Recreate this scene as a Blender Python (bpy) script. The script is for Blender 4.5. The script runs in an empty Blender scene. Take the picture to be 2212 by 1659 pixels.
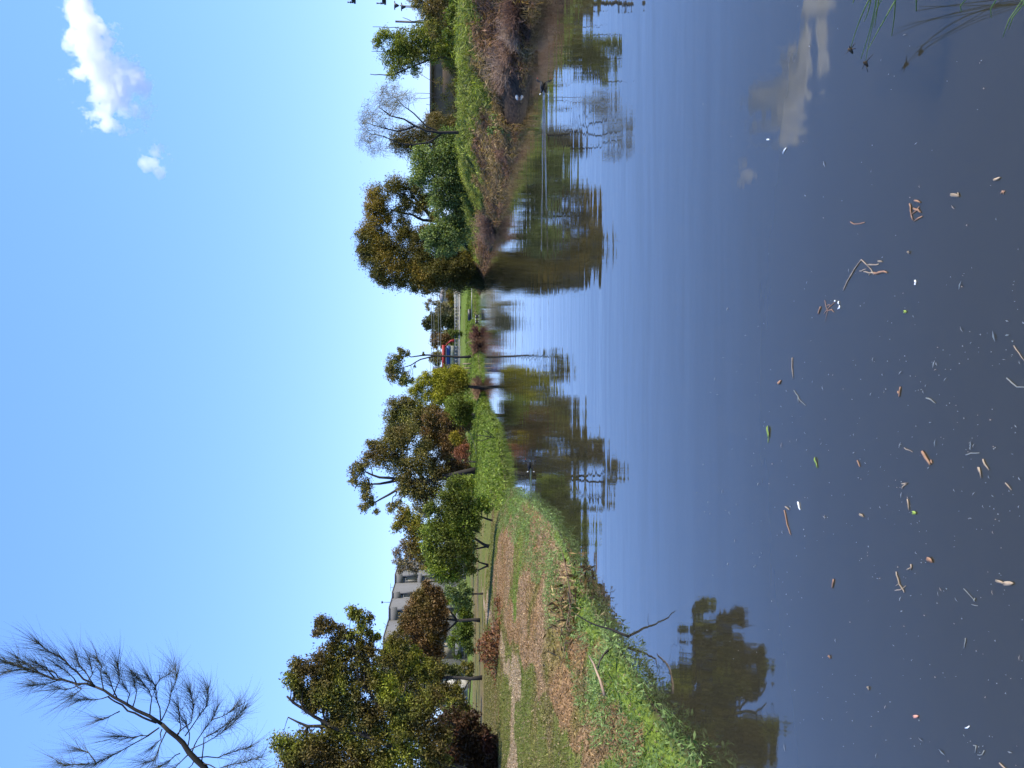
import bpy, math, random
import numpy as np
from mathutils import Vector, Matrix

S = bpy.context.scene
COL = S.collection
rad = math.radians
rng = np.random.default_rng(7)
random.seed(7)

# ------------------------------------------------------------------ camera
F_PX, CX, CY = 1640.0, 1106.0, 829.5      # focal length in pixels of a 2212 x 1659 picture
PITCH = rad(4.1)
CAM_H = 2.0
cam_d = bpy.data.cameras.new('camera')
cam_d.sensor_width = 36.0
cam_d.lens = F_PX / 2212.0 * 36.0
cam_d.clip_start = 0.05
cam_d.clip_end = 9000.0
cam = bpy.data.objects.new('camera', cam_d)
COL.objects.link(cam)
S.camera = cam
FW = Vector((0, math.cos(PITCH), -math.sin(PITCH)))
UP = Vector((0, math.sin(PITCH), math.cos(PITCH)))
RT = Vector((1, 0, 0))
M = Matrix((-UP, RT, -FW)).transposed().to_4x4()   # the phone is held on its side: picture left is up
M.translation = Vector((0, 0, CAM_H))
cam.matrix_world = M

# ------------------------------------------------------------------ sky, sun, exposure
SUN_AZ, SUN_EL = rad(110), rad(43)         # azimuth from +Y towards +X
W = bpy.data.worlds.new("World")
S.world = W
W.use_nodes = True
wn, wl = W.node_tree.nodes, W.node_tree.links
wn.clear()
sky = wn.new('ShaderNodeTexSky')
sky.sky_type = 'NISHITA'
sky.sun_disc = False
sky.sun_elevation = SUN_EL
sky.sun_rotation = SUN_AZ
sky.air_density = 1.0
sky.dust_density = 0.0
sky.ozone_density = 1.6
hsv = wn.new('ShaderNodeHueSaturation')
hsv.inputs['Saturation'].default_value = 1.25
bg = wn.new('ShaderNodeBackground')
bg.inputs['Strength'].default_value = 0.215
wo = wn.new('ShaderNodeOutputWorld')
wl.new(sky.outputs[0], hsv.inputs['Color'])
gam = wn.new('ShaderNodeGamma'); gam.inputs['Gamma'].default_value = 0.44
wl.new(hsv.outputs[0], gam.inputs['Color'])
tnt = wn.new('ShaderNodeVectorMath'); tnt.operation = 'MULTIPLY'; tnt.inputs[1].default_value = (0.90, 1.24, 2.15)
wl.new(gam.outputs[0], tnt.inputs[0])
wl.new(tnt.outputs[0], bg.inputs['Color'])
wl.new(bg.outputs[0], wo.inputs['Surface'])
sl = bpy.data.lights.new('sun', 'SUN')
sl.energy = 4.8
sl.angle = rad(0.53)
sl.color = (1.0, 0.92, 0.74)
so = bpy.data.objects.new('sun', sl)
COL.objects.link(so)
sdir = Vector((math.sin(SUN_AZ) * math.cos(SUN_EL), math.cos(SUN_AZ) * math.cos(SUN_EL), math.sin(SUN_EL)))
so.rotation_euler = sdir.to_track_quat('Z', 'Y').to_euler()
so.location = sdir * 300

S.view_settings.view_transform = 'Standard'
S.view_settings.look = 'None'
S.view_settings.exposure = 0.75
S.view_settings.gamma = 1.0
S.view_settings.use_curve_mapping = False
S.render.engine = 'CYCLES'
S.cycles.use_denoising = True
S.cycles.max_bounces = 18
S.cycles.diffuse_bounces = 2
S.cycles.glossy_bounces = 3
S.cycles.transmission_bounces = 3
S.cycles.volume_bounces = 16
S.cycles.transparent_max_bounces = 8
S.cycles.caustics_reflective = False
S.cycles.caustics_refractive = False
S.cycles.sample_clamp_indirect = 6.0
S.cycles.use_adaptive_sampling = True
S.cycles.adaptive_threshold = 0.02

# ------------------------------------------------------------------ picture <-> world
def ray(px, py):
    return FW + RT * ((CY - py) / F_PX) + UP * ((CX - px) / F_PX)
def on_z(px, py, z=0.0):
    d = ray(px, py)
    t = (z - CAM_H) / d.z
    return Vector((d.x * t, d.y * t, z))
def at_y(px, py, Y):
    d = ray(px, py)
    t = Y / d.y
    return Vector((d.x * t, Y, CAM_H + d.z * t))
def view(x0, y0, s):
    return lambda x, y: (x0 + x / s, y0 + y / s)
ZA = view(731.9, 0, 3.4); ZB = view(731.9, 325.3, 3.4); ZC = view(731.9, 650.6, 3.4); ZD = view(731.9, 921.7, 3.4)
ZE = view(623.5, 1192.7, 3.558); ZF = view(0, 1301.2, 3.4); ZG = view(1030.1, 1138.5, 2.9143)
ZH = view(1626.5, 0, 2.3536); ZI = view(894.6, 596.4, 7.65); ZJ = view(813.2, 1219.8, 6.12)
ZK = view(1626.5, 704.8, 3.4); ZL = view(1626.5, 1192.7, 3.557); ZM = view(1734.9, 515, 7.651)
ZN = view(1084.3, 135.5, 10.2); ZO = view(731.9, 0, 10.2); ZQ = view(1057.3, 1247.0, 4.027)

# ------------------------------------------------------------------ mesh helpers
class Geo:
    """collects vertices and faces; linked as ONE mesh object"""
    def __init__(s):
        s.v = []; s.f = []; s.n = 0; s.c = []
    def add(s, v, f, c=None):
        v = np.asarray(v, dtype=np.float64).reshape(-1, 3)
        f = np.asarray(f, dtype=np.int64)
        s.v.append(v); s.f.append(f + s.n); s.n += len(v)
        if c is not None: s.c.append(np.asarray(c, dtype=np.float64).reshape(-1, 3))
    def box(s, a, b):
        x0, y0, z0 = a; x1, y1, z1 = b
        s.add([(x0,y0,z0),(x1,y0,z0),(x1,y1,z0),(x0,y1,z0),(x0,y0,z1),(x1,y0,z1),(x1,y1,z1),(x0,y1,z1)],
              [(0,3,2,1),(4,5,6,7),(0,1,5,4),(1,2,6,5),(2,3,7,6),(3,0,4,7)])
        return s
    def tube(s, pts, rs, sides=6, flat=1.0, cap=True):
        pts = [Vector(p) for p in pts]
        n = len(pts)
        if isinstance(rs, (int, float)): rs = [rs] * n
        V = []; u = None
        for i in range(n):
            t = (pts[min(i+1, n-1)] - pts[max(i-1, 0)])
            if t.length < 1e-9: t = Vector((0, 0, 1))
            t.normalize()
            if u is None:
                u = t.orthogonal().normalized() if abs(t.z) > 0.9 else Vector((0,0,1)).cross(t).normalized()
            u = (u - t * u.dot(t)).normalized()
            w = t.cross(u)
            for k in range(sides):
                a = 2 * math.pi * k / sides
                V.append(pts[i] + u * (math.cos(a) * rs[i]) + w * (math.sin(a) * rs[i] * flat))
        Q = [(i*sides+k, i*sides+(k+1) % sides, (i+1)*sides+(k+1) % sides, (i+1)*sides+k) for i in range(n-1) for k in range(sides)]
        if cap:
            V.append(pts[0]); V.append(pts[-1]); a = len(V)-2; b = len(V)-1
            for k in range(sides):
                Q.append((a, (k+1) % sides, k, k)); Q.append((b, (n-1)*sides+k, (n-1)*sides+(k+1) % sides, (n-1)*sides+(k+1) % sides))
        s.add([tuple(p) for p in V], Q)
        return s
    def build(s, name, mat, parent=None, org=(0,0,0), smooth=False):
        v = np.concatenate(s.v) if s.v else np.zeros((0, 3))
        v = v - np.asarray(tuple(org))
        fs = []
        for f in s.f:
            if f.ndim == 1: f = f.reshape(1, -1)
            if f.shape[1] == 4:
                tri = f[:, 3] == f[:, 2]
                if tri.any():
                    fs.append(f[tri][:, :3]); f = f[~tri]
            if len(f): fs.append(f)
        me = bpy.data.meshes.new(name)
        me.vertices.add(len(v)); me.vertices.foreach_set('co', v.ravel().astype(np.float32))
        loops = np.concatenate([f.ravel() for f in fs])
        tot = np.concatenate([np.full(len(f), f.shape[1]) for f in fs])
        st = np.concatenate([[0], np.cumsum(tot)[:-1]])
        me.loops.add(len(loops)); me.loops.foreach_set('vertex_index', loops.astype(np.int32))
        me.polygons.add(len(tot)); me.polygons.foreach_set('loop_start', st.astype(np.int32))
        me.update(calc_edges=True)
        if s.c:
            c = np.concatenate(s.c)
            at = me.color_attributes.new('soil', 'FLOAT_COLOR', 'POINT')
            at.data.foreach_set('color', np.concatenate([c, np.ones((len(c), 1))], 1).ravel().astype(np.float32))
        if smooth: me.polygons.foreach_set('use_smooth', np.ones(len(tot), dtype=bool))
        me.validate()
        if mat: me.materials.append(mat)
        o = bpy.data.objects.new(name, me)
        COL.objects.link(o)
        if parent: o.parent = parent
        return o

def tag(o, label=None, cat=None, group=None, kind=None):
    if label: o['label'] = label
    if cat: o['category'] = cat
    if group: o['group'] = group
    if kind: o['kind'] = kind
    return o
def thing(name, loc, label, cat, group=None):
    o = bpy.data.objects.new(name, None)
    o.location = loc
    o.empty_display_size = 0.2
    COL.objects.link(o)
    return tag(o, label, cat, group)

# ------------------------------------------------------------------ materials
def new_mat(name):
    m = bpy.data.materials.new(name); m.use_nodes = True
    n, l = m.node_tree.nodes, m.node_tree.links
    n.clear()
    return m, n, l
def ramp(n, stops):
    r = n.new('ShaderNodeValToRGB'); e = r.color_ramp.elements
    while len(e) < len(stops): e.new(0.5)
    for i, (p, c) in enumerate(stops):
        e[i].position = p; e[i].color = (*c, 1)
    return r
def solid(name, col, rough=0.8, vary=0.15, scale=3.0, metal=0.0, bump=0.0, spec=0.4):
    m, n, l = new_mat(name)
    tc = n.new('ShaderNodeTexCoord')
    nz = n.new('ShaderNodeTexNoise'); nz.inputs['Scale'].default_value = scale; nz.inputs['Detail'].default_value = 6
    l.new(tc.outputs['Object'], nz.inputs['Vector'])
    r = ramp(n, [(0.3, [c * (1 - vary) for c in col]), (0.7, [min(1, c * (1 + vary)) for c in col])])
    l.new(nz.outputs[0], r.inputs[0])
    b = n.new('ShaderNodeBsdfPrincipled'); b.inputs['Roughness'].default_value = rough; b.inputs['Metallic'].default_value = metal
    b.inputs['Specular IOR Level'].default_value = spec
    l.new(r.outputs[0], b.inputs['Base Color'])
    if bump:
        bp = n.new('ShaderNodeBump'); bp.inputs['Strength'].default_value = bump
        nz2 = n.new('ShaderNodeTexNoise'); nz2.inputs['Scale'].default_value = scale * 6; l.new(tc.outputs['Object'], nz2.inputs['Vector'])
        l.new(nz2.outputs[0], bp.inputs['Height']); l.new(bp.outputs[0], b.inputs['Normal'])
    o = n.new('ShaderNodeOutputMaterial'); l.new(b.outputs[0], o.inputs[0])
    return m
def leafy(name, cols, scale=0.8, trans=0.3, spread=0.55, attr=False):
    """foliage: patches of colour over the crown, each leaf a little lighter or darker"""
    m, n, l = new_mat(name)
    if attr:
        a = n.new('ShaderNodeAttribute'); a.attribute_name = 'soil'; src = a.outputs['Color']
    else:
        tc = n.new('ShaderNodeTexCoord')
        nz = n.new('ShaderNodeTexNoise'); nz.inputs['Scale'].default_value = scale; nz.inputs['Detail'].default_value = 3
        l.new(tc.outputs['Object'], nz.inputs['Vector'])
        k = len(cols)
        r = ramp(n, [(0.36 + 0.28 * i / max(1, k-1), [min(0.6, q*w_) for q, w_ in zip(c, (2.65, 2.25, 1.35))]) for i, c in enumerate(cols)])
        l.new(nz.outputs[0], r.inputs[0]); src = r.outputs[0]
    g = n.new('ShaderNodeNewGeometry')
    mr = n.new('ShaderNodeMapRange'); mr.inputs['To Min'].default_value = 1 - spread; mr.inputs['To Max'].default_value = 1 + spread
    l.new(g.outputs['Random Per Island'], mr.inputs['Value'])
    mul = n.new('ShaderNodeVectorMath'); mul.operation = 'SCALE'
    l.new(src, mul.inputs[0]); l.new(mr.outputs[0], mul.inputs['Scale'])
    b = n.new('ShaderNodeBsdfPrincipled'); b.inputs['Roughness'].default_value = 0.55; b.inputs['Specular IOR Level'].default_value = 0.25
    l.new(mul.outputs[0], b.inputs['Base Color'])
    t = n.new('ShaderNodeBsdfTranslucent'); 
    mul2 = n.new('ShaderNodeVectorMath'); mul2.operation = 'MULTIPLY'; mul2.inputs[1].default_value = (1.5, 1.6, 0.6)
    l.new(mul.outputs[0], mul2.inputs[0]); l.new(mul2.outputs[0], t.inputs['Color'])
    mx = n.new('ShaderNodeMixShader'); mx.inputs[0].default_value = trans
    l.new(b.outputs[0], mx.inputs[1]); l.new(t.outputs[0], mx.inputs[2])
    o = n.new('ShaderNodeOutputMaterial'); l.new(mx.outputs[0], o.inputs[0])
    return m

BARK = solid('bark', (0.055, 0.045, 0.038), 0.9, 0.5, 4, bump=0.6)
BARK_DARK = solid('dark_bark', (0.025, 0.022, 0.02), 0.9, 0.4, 6, bump=0.5)
BARK_PALE = solid('pale_bark', (0.25, 0.21, 0.17), 0.85, 0.35, 5, bump=0.4)
TWIG = solid('dry_twig', (0.16, 0.10, 0.07), 0.9, 0.35, 5)
OLIVE = leafy('olive_leaves', [(0.055,0.04,0.018),(0.075,0.07,0.02),(0.10,0.11,0.03)], 0.7)
GUM = leafy('gum_leaves', [(0.05,0.045,0.025),(0.06,0.065,0.03),(0.085,0.10,0.045)], 0.6)
GUM_BROWN = leafy('brown_gum_leaves', [(0.048,0.04,0.022),(0.055,0.055,0.026),(0.085,0.085,0.04)], 0.6)
GREEN = leafy('green_leaves', [(0.034,0.046,0.014),(0.05,0.072,0.02),(0.080,0.118,0.024)], 0.8)
BRIGHT = leafy('bright_green_leaves', [(0.05,0.06,0.02),(0.065,0.085,0.025),(0.09,0.115,0.032)], 0.6)
PALEGREEN = leafy('pale_green_leaves', [(0.035,0.055,0.03),(0.055,0.085,0.045),(0.085,0.12,0.065)], 0.8)
DARK = leafy('dark_leaves', [(0.02,0.025,0.012),(0.03,0.036,0.018),(0.045,0.05,0.025)], 0.5, 0.15)
GREY = leafy('grey_leaves', [(0.06,0.06,0.05),(0.08,0.078,0.065),(0.10,0.10,0.08)], 0.8, 0.2)
PURPLE = leafy('grey_purple_leaves', [(0.05,0.042,0.045),(0.075,0.065,0.065),(0.09,0.085,0.07)], 0.5, 0.2)
BROWNL = leafy('rust_brown_leaves', [(0.045,0.032,0.022),(0.065,0.045,0.03),(0.055,0.05,0.022)], 0.8, 0.25)
THICKET_SHADED = leafy('shaded_thicket_leaves', [(0.012,0.008,0.006),(0.022,0.014,0.010),(0.03,0.012,0.012)], 1.5, 0.1)  # darkened beyond the red-brown leaves: the big tree's shade is in these colours
GOLD = leafy('gold_green_leaves', [(0.042,0.038,0.018),(0.056,0.058,0.02),(0.085,0.10,0.022)], 0.8)
MOTTLE = leafy('mottled_leaves', [(0.040,0.034,0.020),(0.046,0.043,0.020),(0.055,0.062,0.022),(0.09,0.115,0.024)], 0.9, 0.3, 0.7)
RUST = leafy('red_brown_leaves', [(0.035,0.016,0.012),(0.06,0.03,0.022),(0.07,0.04,0.03)], 1.5, 0.2)
YELLOW = leafy('yellow_leaves', [(0.07,0.07,0.01),(0.12,0.11,0.02)], 1.5, 0.3)
CASU = leafy('casuarina_needles', [(0.010,0.013,0.011),(0.016,0.020,0.016),(0.035,0.034,0.016)], 1.5, 0.15)
BLADES = leafy('grass_blades', [], attr=True, trans=0.3, spread=0.45)

# ------------------------------------------------------------------ the lake outline and the lie of the land
LEFT = [(1535,1665),(1490,1620),(1440,1562),(1400,1500),(1368,1440),(1342,1405),(1312,1365),(1287,1320),(1270,1275),
        (1242,1215),(1207,1140),(1172,1104),(1142,1078),(1120,1066)]
INLET = [(1104,1068),(1095,1072),(1092,1060),(1091,1030),(1085,1000),(1079,960),(1070,925),(1050,886),(1043,850),(1038,810),(1033,770),(1030,724),(1027,680),(1025,640),(1024,600)]
TIP = [(1036,628),(1040,606),(1047,575),(1056,545),(1066,500),(1073,470),(1079,440),(1087,400),(1096,360),(1106,320),
       (1112,290),(1118,240),(1125,180),(1137,100),(1147,20),(1156,-60),(1170,-160)]
lake = [(-4.2,1.0),(-4.6,3.6)] + [tuple(on_z(*p)[:2]) for p in LEFT + INLET] + [(24,96),(25,84)] + [tuple(on_z(*p)[:2]) for p in TIP] + \
       [(13.5,17),(9.5,12),(5.6,7.5),(3.35,4.6),(2.5,3.0),(2.3,1.4),(0.8,0.7),(-2.0,0.6)]
LAKE = np.array(lake)
NEAR_END = len(LEFT) + 2
def sdist(x, y):
    """signed distance to the water's edge, positive on land"""
    x = np.asarray(x, float); y = np.asarray(y, float)
    d = np.full(x.shape, 1e9); ins = np.zeros(x.shape, bool)
    n = len(LAKE)
    for i in range(n):
        ax, ay = LAKE[i]; bx, by = LAKE[(i+1) % n]
        ex, ey = bx-ax, by-ay
        t = np.clip(((x-ax)*ex + (y-ay)*ey) / (ex*ex+ey*ey), 0, 1)
        d = np.minimum(d, (x-ax-t*ex)**2 + (y-ay-t*ey)**2)
        c = ((ay > y) != (by > y)) & (x < (bx-ax)*(y-ay)/(by-ay+1e-12)+ax)
        ins ^= c
    d = np.sqrt(d)
    return np.where(ins, -d, d)
def hash_noise(x, y, s, seed=0):
    """smooth value noise, 0..1"""
    x = np.asarray(x, float)/s + seed*17.3; y = np.asarray(y, float)/s + seed*9.7
    xi = np.floor(x); yi = np.floor(y); fx = x-xi; fy = y-yi
    fx = fx*fx*(3-2*fx); fy = fy*fy*(3-2*fy)
    h = lambda a, b: np.modf(np.abs(np.sin(a*127.1 + b*311.7 + seed*7.7)*43758.5453))[0]
    return (h(xi,yi)*(1-fx) + h(xi+1,yi)*fx)*(1-fy) + (h(xi,yi+1)*(1-fx) + h(xi+1,yi+1)*fx)*fy
def fbm(x, y, s, seed=0):
    return 0.5*hash_noise(x,y,s,seed) + 0.3*hash_noise(x,y,s*0.47,seed+1) + 0.2*hash_noise(x,y,s*0.21,seed+2)
def right_w(x, y):
    """1 on the right-hand peninsula, 0 elsewhere"""
    return np.clip((x - (6.0 + 0.02*(y-40)))/3.0, 0, 1) * np.clip((84-y)/12.0, 0, 1)
def height(x, y, s=None):
    x = np.asarray(x, float); y = np.asarray(y, float)
    if s is None: s = sdist(x, y)
    n = fbm(x, y, 3.0, 3) - 0.5
    ss = lambda a, b, t: (lambda u: u*u*(3-2*u))(np.clip((t-a)/(b-a), 0, 1))
    left = 0.16*ss(0, 0.3, s) + 0.30*ss(0.2, 2.0, s) + 0.35*ss(1.5, 7, s)
    far = 0.25*ss(0, 0.4, s) + 0.5*ss(0.3, 5, s) + 0.75*ss(3, 13, s)
    w = np.clip((y-52)/14.0, 0, 1)*np.clip((x+18)/8.0, 0, 1)
    a = left*(1-w) + far*w
    right = 0.3*ss(0, 0.3, s) + 1.35*ss(0.2, 3.6, s)
    r = right_w(x, y)
    h = a*(1-r) + right*r
    h = h + n*0.10*ss(0.3, 3, s)
    bed = -np.clip(-s*0.45, 0, 1.6) - 0.03
    return np.where(s > 0, h, bed)

def inpoly(x, y, P):
    ins = np.zeros(np.shape(x), bool); n = len(P)
    for i in range(n):
        ax, ay = P[i]; bx, by = P[(i+1) % n]
        ins ^= ((ay > y) != (by > y)) & (x < (bx-ax)*(y-ay)/(by-ay+1e-12)+ax)
    return ins
gz = lambda pts, z=0.72: [tuple(on_z(px, py, z)[:2]) for px, py in pts]
MULCH = gz([(1196,1600),(1197,1450),(1181,1400),(1166,1300),(1142,1200),(1122,1130),(1108,1090),(1095,1090),(1075,1110),(1062,1160),(1055,1250),
            (1072,1330),(1095,1400),(1135,1470),(1165,1540),(1176,1600)])
STRIPE = gz([(1083,1120),(1086,1180),(1088,1290),(1083,1330),(1094,1335),(1100,1280),(1100,1180),(1094,1120)])
MULCH2 = gz([(1240,1700),(1236,1500),(1255,1485),(1275,1540),(1298,1620),(1310,1700)], 0.5)
PATH = gz([(1043,1285),(1052,1330),(1066,1400),(1080,1440),(1096,1470),(1100,1520),(1102,1580),(1104,1700),(1117,1700),(1114,1620),(1109,1560),(1108,1480),
           (1106,1450),(1090,1430),(1080,1400),(1066,1370),(1057,1330),(1050,1285)], 0.74)
FARGR = gz([(1020,1230),(1040,1300),(1060,1420),(1078,1500),(1080,1700),(1030,1700),(1018,1500)], 0.74)

G_LUSH = np.array((0.11,0.155,0.025)); G_MID = np.array((0.10,0.115,0.025)); G_OLIVE = np.array((0.135,0.12,0.035))
B_MULCH = np.array((0.23,0.14,0.072)); B_PINK = np.array((0.25,0.165,0.10)); B_DRY = np.array((0.15,0.105,0.055)); B_SOIL_SHADE = np.array((0.05,0.035,0.025)); P_TAN = np.array((0.29,0.22,0.15))
def ground_colour(x, y, s):
    n1 = fbm(x, y, 1.4, 11); n2 = fbm(x, y, 0.35, 21); n3 = fbm(x, y, 5.0, 31)
    wx = x + (hash_noise(x,y,0.8,41)-0.5)*0.9; wy = y + (hash_noise(x,y,0.8,42)-0.5)*1.4
    mix = lambda a, b, t: a + (b-a)*np.clip(t, 0, 1)[..., None]
    c = mix(G_MID, G_OLIVE, (n1-0.35)*3)
    c = mix(c, G_LUSH, (2.2-s)*0.8 + (n2-0.5))
    c = mix(c, B_DRY, (n1-0.58)*5*(s > 0.6))
    m = inpoly(wx, wy, MULCH); st = inpoly(wx, wy, STRIPE)
    c[m] = mix(mix(B_MULCH, B_PINK, (fbm(x,y,2.2,51)-0.45)*5), G_OLIVE, (n1-0.6)*5)[m]
    c[st] = mix(G_LUSH, G_OLIVE, (n2-0.4)*3)[st]
    m2 = inpoly(wx, wy, MULCH2); c[m2] = mix(B_DRY, B_MULCH, n1)[m2]
    pth = inpoly(wx, wy, PATH); c[pth] = mix(P_TAN, B_PINK, (n2-0.5)*2)[pth]
    fg = inpoly(wx, wy, FARGR) & ~pth; c[fg] = mix(G_OLIVE*0.9, B_DRY*1.1, (n3-0.4)*3)[fg]
    r = right_w(x, y)
    cr = mix(mix(B_SOIL_SHADE, B_DRY, (s-0.5)*0.7), G_LUSH, (s-1.9+(n1-0.5)*2)*1.5)  # soil tone by the water also carries the undercut hollow's shade as colour
    c = c*(1-r)[..., None] + cr*r[..., None]
    far = np.clip((y-58)/8.0, 0, 1)*(1-r)
    cf = mix(G_LUSH, G_MID, (n3-0.4)*3)
    c = c*(1-far)[..., None] + cf*far[..., None]
    c = mix(c, B_SOIL_SHADE*0.8, (0.12-s)*12)
    return c

def build_ground():
    u = np.linspace(-1, 1, 520)
    xs = 0.0 + 620*np.sinh(6.4*u)/math.sinh(6.4)
    xs = np.where(xs < 0, xs, xs)
    v = np.linspace(0, 1, 560)
    ys = -3.0 + 900*np.sinh(6.0*v)/math.sinh(6.0)
    ys = np.concatenate([[-420.0, -120.0, -30.0], ys])
    xs = xs - 3.0
    X, Y = np.meshgrid(xs, ys)
    s = sdist(X, Y)
    Z = height(X, Y, s)
    C = ground_colour(X, Y, s)
    h, w = X.shape
    idx = np.arange(h*w).reshape(h, w)
    F = np.stack([idx[:-1,:-1], idx[:-1,1:], idx[1:,1:], idx[1:,:-1]], -1).reshape(-1, 4)
    g = Geo(); g.add(np.stack([X, Y, Z], -1).reshape(-1, 3), F, C.reshape(-1, 3))
    m, n, l = new_mat('ground')
    a = n.new('ShaderNodeAttribute'); a.attribute_name = 'soil'
    tc = n.new('ShaderNodeTexCoord')
    nz = n.new('ShaderNodeTexNoise'); nz.inputs['Scale'].default_value = 9; nz.inputs['Detail'].default_value = 8
    l.new(tc.outputs['Object'], nz.inputs['Vector'])
    mr = n.new('ShaderNodeMapRange'); mr.inputs['From Min'].default_value = 0.3; mr.inputs['From Max'].default_value = 0.7
    mr.inputs['To Min'].default_value = 0.45; mr.inputs['To Max'].default_value = 1.45
    l.new(nz.outputs[0], mr.inputs['Value'])
    mu = n.new('ShaderNodeVectorMath'); mu.operation = 'SCALE'; l.new(a.outputs['Color'], mu.inputs[0]); l.new(mr.outputs[0], mu.inputs['Scale'])
    b = n.new('ShaderNodeBsdfPrincipled'); b.inputs['Roughness'].default_value = 0.95; b.inputs['Specular IOR Level'].default_value = 0.1
    l.new(mu.outputs[0], b.inputs['Base Color'])
    bp = n.new('ShaderNodeBump'); bp.inputs['Strength'].default_value = 0.9; bp.inputs['Distance'].default_value = 0.06
    l.new(nz.outputs[0], bp.inputs['Height']); l.new(bp.outputs[0], b.inputs['Normal'])
    o = n.new('ShaderNodeOutputMaterial'); l.new(b.outputs[0], o.inputs[0])
    tag(g.build('ground', m, smooth=True), kind='structure')

BALL_P = on_z(1119.8, 208.5); BIRD_A = on_z(1174.7, 186); BIRD_B = on_z(1146, 1005)
def build_water():
    g = Geo()
    x0, x1, y0, y1 = -60, 70, -12, 130
    g.add([(x0,y0,0),(x1,y0,0),(x1,y1,0),(x0,y1,0)], [(0,1,2,3)])
    m, n, l = new_mat('water')
    geo = n.new('ShaderNodeNewGeometry')
    def noise(sx, sy, scale, detail, dist=0.0):
        mp = n.new('ShaderNodeMapping'); mp.inputs['Scale'].default_value = (sx, sy, 1)
        l.new(geo.outputs['Position'], mp.inputs['Vector'])
        z = n.new('ShaderNodeTexNoise'); z.inputs['Scale'].default_value = scale; z.inputs['Detail'].default_value = detail
        z.inputs['Distortion'].default_value = dist
        l.new(mp.outputs[0], z.inputs['Vector']); return z.outputs[0]
    def math_(op, a, b=None):
        q = n.new('ShaderNodeMath'); q.operation = op
        for i, t in enumerate((a, b)):
            if t is None: continue
            if isinstance(t, (int, float)): q.inputs[i].default_value = t
            else: l.new(t, q.inputs[i])
        return q.outputs[0]
    long_ = noise(0.10, 1.0, 1.5, 2, 0.3)       # long low swells across the view
    fine = noise(0.45, 1.0, 3.2, 2)             # small ripples
    patch = noise(0.6, 1.0, 0.07, 1)            # calmer and livelier patches
    amp = math_('MULTIPLY_ADD', patch, 1.0); 
    h = math_('ADD', math_('MULTIPLY', long_, 0.0080), math_('MULTIPLY', fine, 0.0022))
    amp = n.new('ShaderNodeMapRange'); amp.inputs['From Min'].default_value = 0.35; amp.inputs['From Max'].default_value = 0.65
    amp.inputs['To Min'].default_value = 0.45; amp.inputs['To Max'].default_value = 1.3
    l.new(patch, amp.inputs['Value'])
    h = math_('MULTIPLY', h, amp.outputs[0])
    # wakes of the two swimming birds
    sp = n.new('ShaderNodeSeparateXYZ'); l.new(geo.outputs['Position'], sp.inputs[0])
    for p0, d, ln in ((BIRD_A, Vector((-1, -0.02)), 2.6), (BIRD_B, Vector((-1, -0.0)), 1.4)):
        dx = math_('SUBTRACT', sp.outputs[0], p0.x); dy = math_('SUBTRACT', sp.outputs[1], p0.y)
        al = math_('ADD', math_('MULTIPLY', dx, d.x), math_('MULTIPLY', dy, d.y))
        pe = math_('ABSOLUTE', math_('SUBTRACT', math_('MULTIPLY', dy, d.x), math_('MULTIPLY', dx, d.y)))
        off = math_('SUBTRACT', pe, math_('MULTIPLY', al, 0.16))
        band = math_('EXPONENT', math_('MULTIPLY', math_('MULTIPLY', off, off), -60.0))
        fade = math_('MULTIPLY', math_('GREATER_THAN', al, 0.0), math_('EXPONENT', math_('MULTIPLY', al, -1.0/ln)))
        w = math_('MULTIPLY', math_('MULTIPLY', band, fade), math_('SINE', math_('MULTIPLY', off, 38.0)))
        h = math_('ADD', h, math_('MULTIPLY', w, 0.006))
    bp = n.new('ShaderNodeBump'); bp.inputs['Strength'].default_value = 1.0; bp.inputs['Distance'].default_value = 1.0
    l.new(h, bp.inputs['Height'])
    b = n.new('ShaderNodeBsdfPrincipled')
    b.inputs['Base Color'].default_value = (0.026, 0.024, 0.015, 1)
    b.subsurface_method = 'BURLEY'; b.inputs['Subsurface Weight'].default_value = 1.0; b.inputs['Subsurface Scale'].default_value = 0.4; b.inputs['Subsurface Radius'].default_value = (1, 1, .8)
    b.inputs['Roughness'].default_value = 0.03
    b.inputs['IOR'].default_value = 1.62
    l.new(bp.outputs[0], b.inputs['Normal'])
    o = n.new('ShaderNodeOutputMaterial'); l.new(b.outputs[0], o.inputs[0])
    tag(g.build('water', m), kind='structure')

build_ground()
build_water()

# ------------------------------------------------------------------ foliage
def unit(n):
    v = rng.normal(size=(n, 3)); return v/np.linalg.norm(v, axis=1, keepdims=True)
def leaves(g, pos, L, Wd, droop=0.0, up=0.0, cols=None, jit=0.35):
    """leaf-shaped faces at pos"""
    n = len(pos)
    a = unit(n); a[:, 2] += up - droop; a /= np.linalg.norm(a, axis=1, keepdims=True)
    r = unit(n); b = np.cross(a, r); b /= np.linalg.norm(b, axis=1, keepdims=True) + 1e-9
    s = (1 + jit*rng.uniform(-1, 1, n))[:, None]
    L = L*s; Wd = Wd*s
    v = np.stack([pos - a*L*0.5, pos + b*Wd*0.5 - a*L*0.08, pos + a*L*0.5, pos - b*Wd*0.5 - a*L*0.08], 1).reshape(-1, 3)
    f = np.arange(4*n).reshape(n, 4)
    g.add(v, f, np.repeat(cols, 4, 0) if cols is not None else None)
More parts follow.
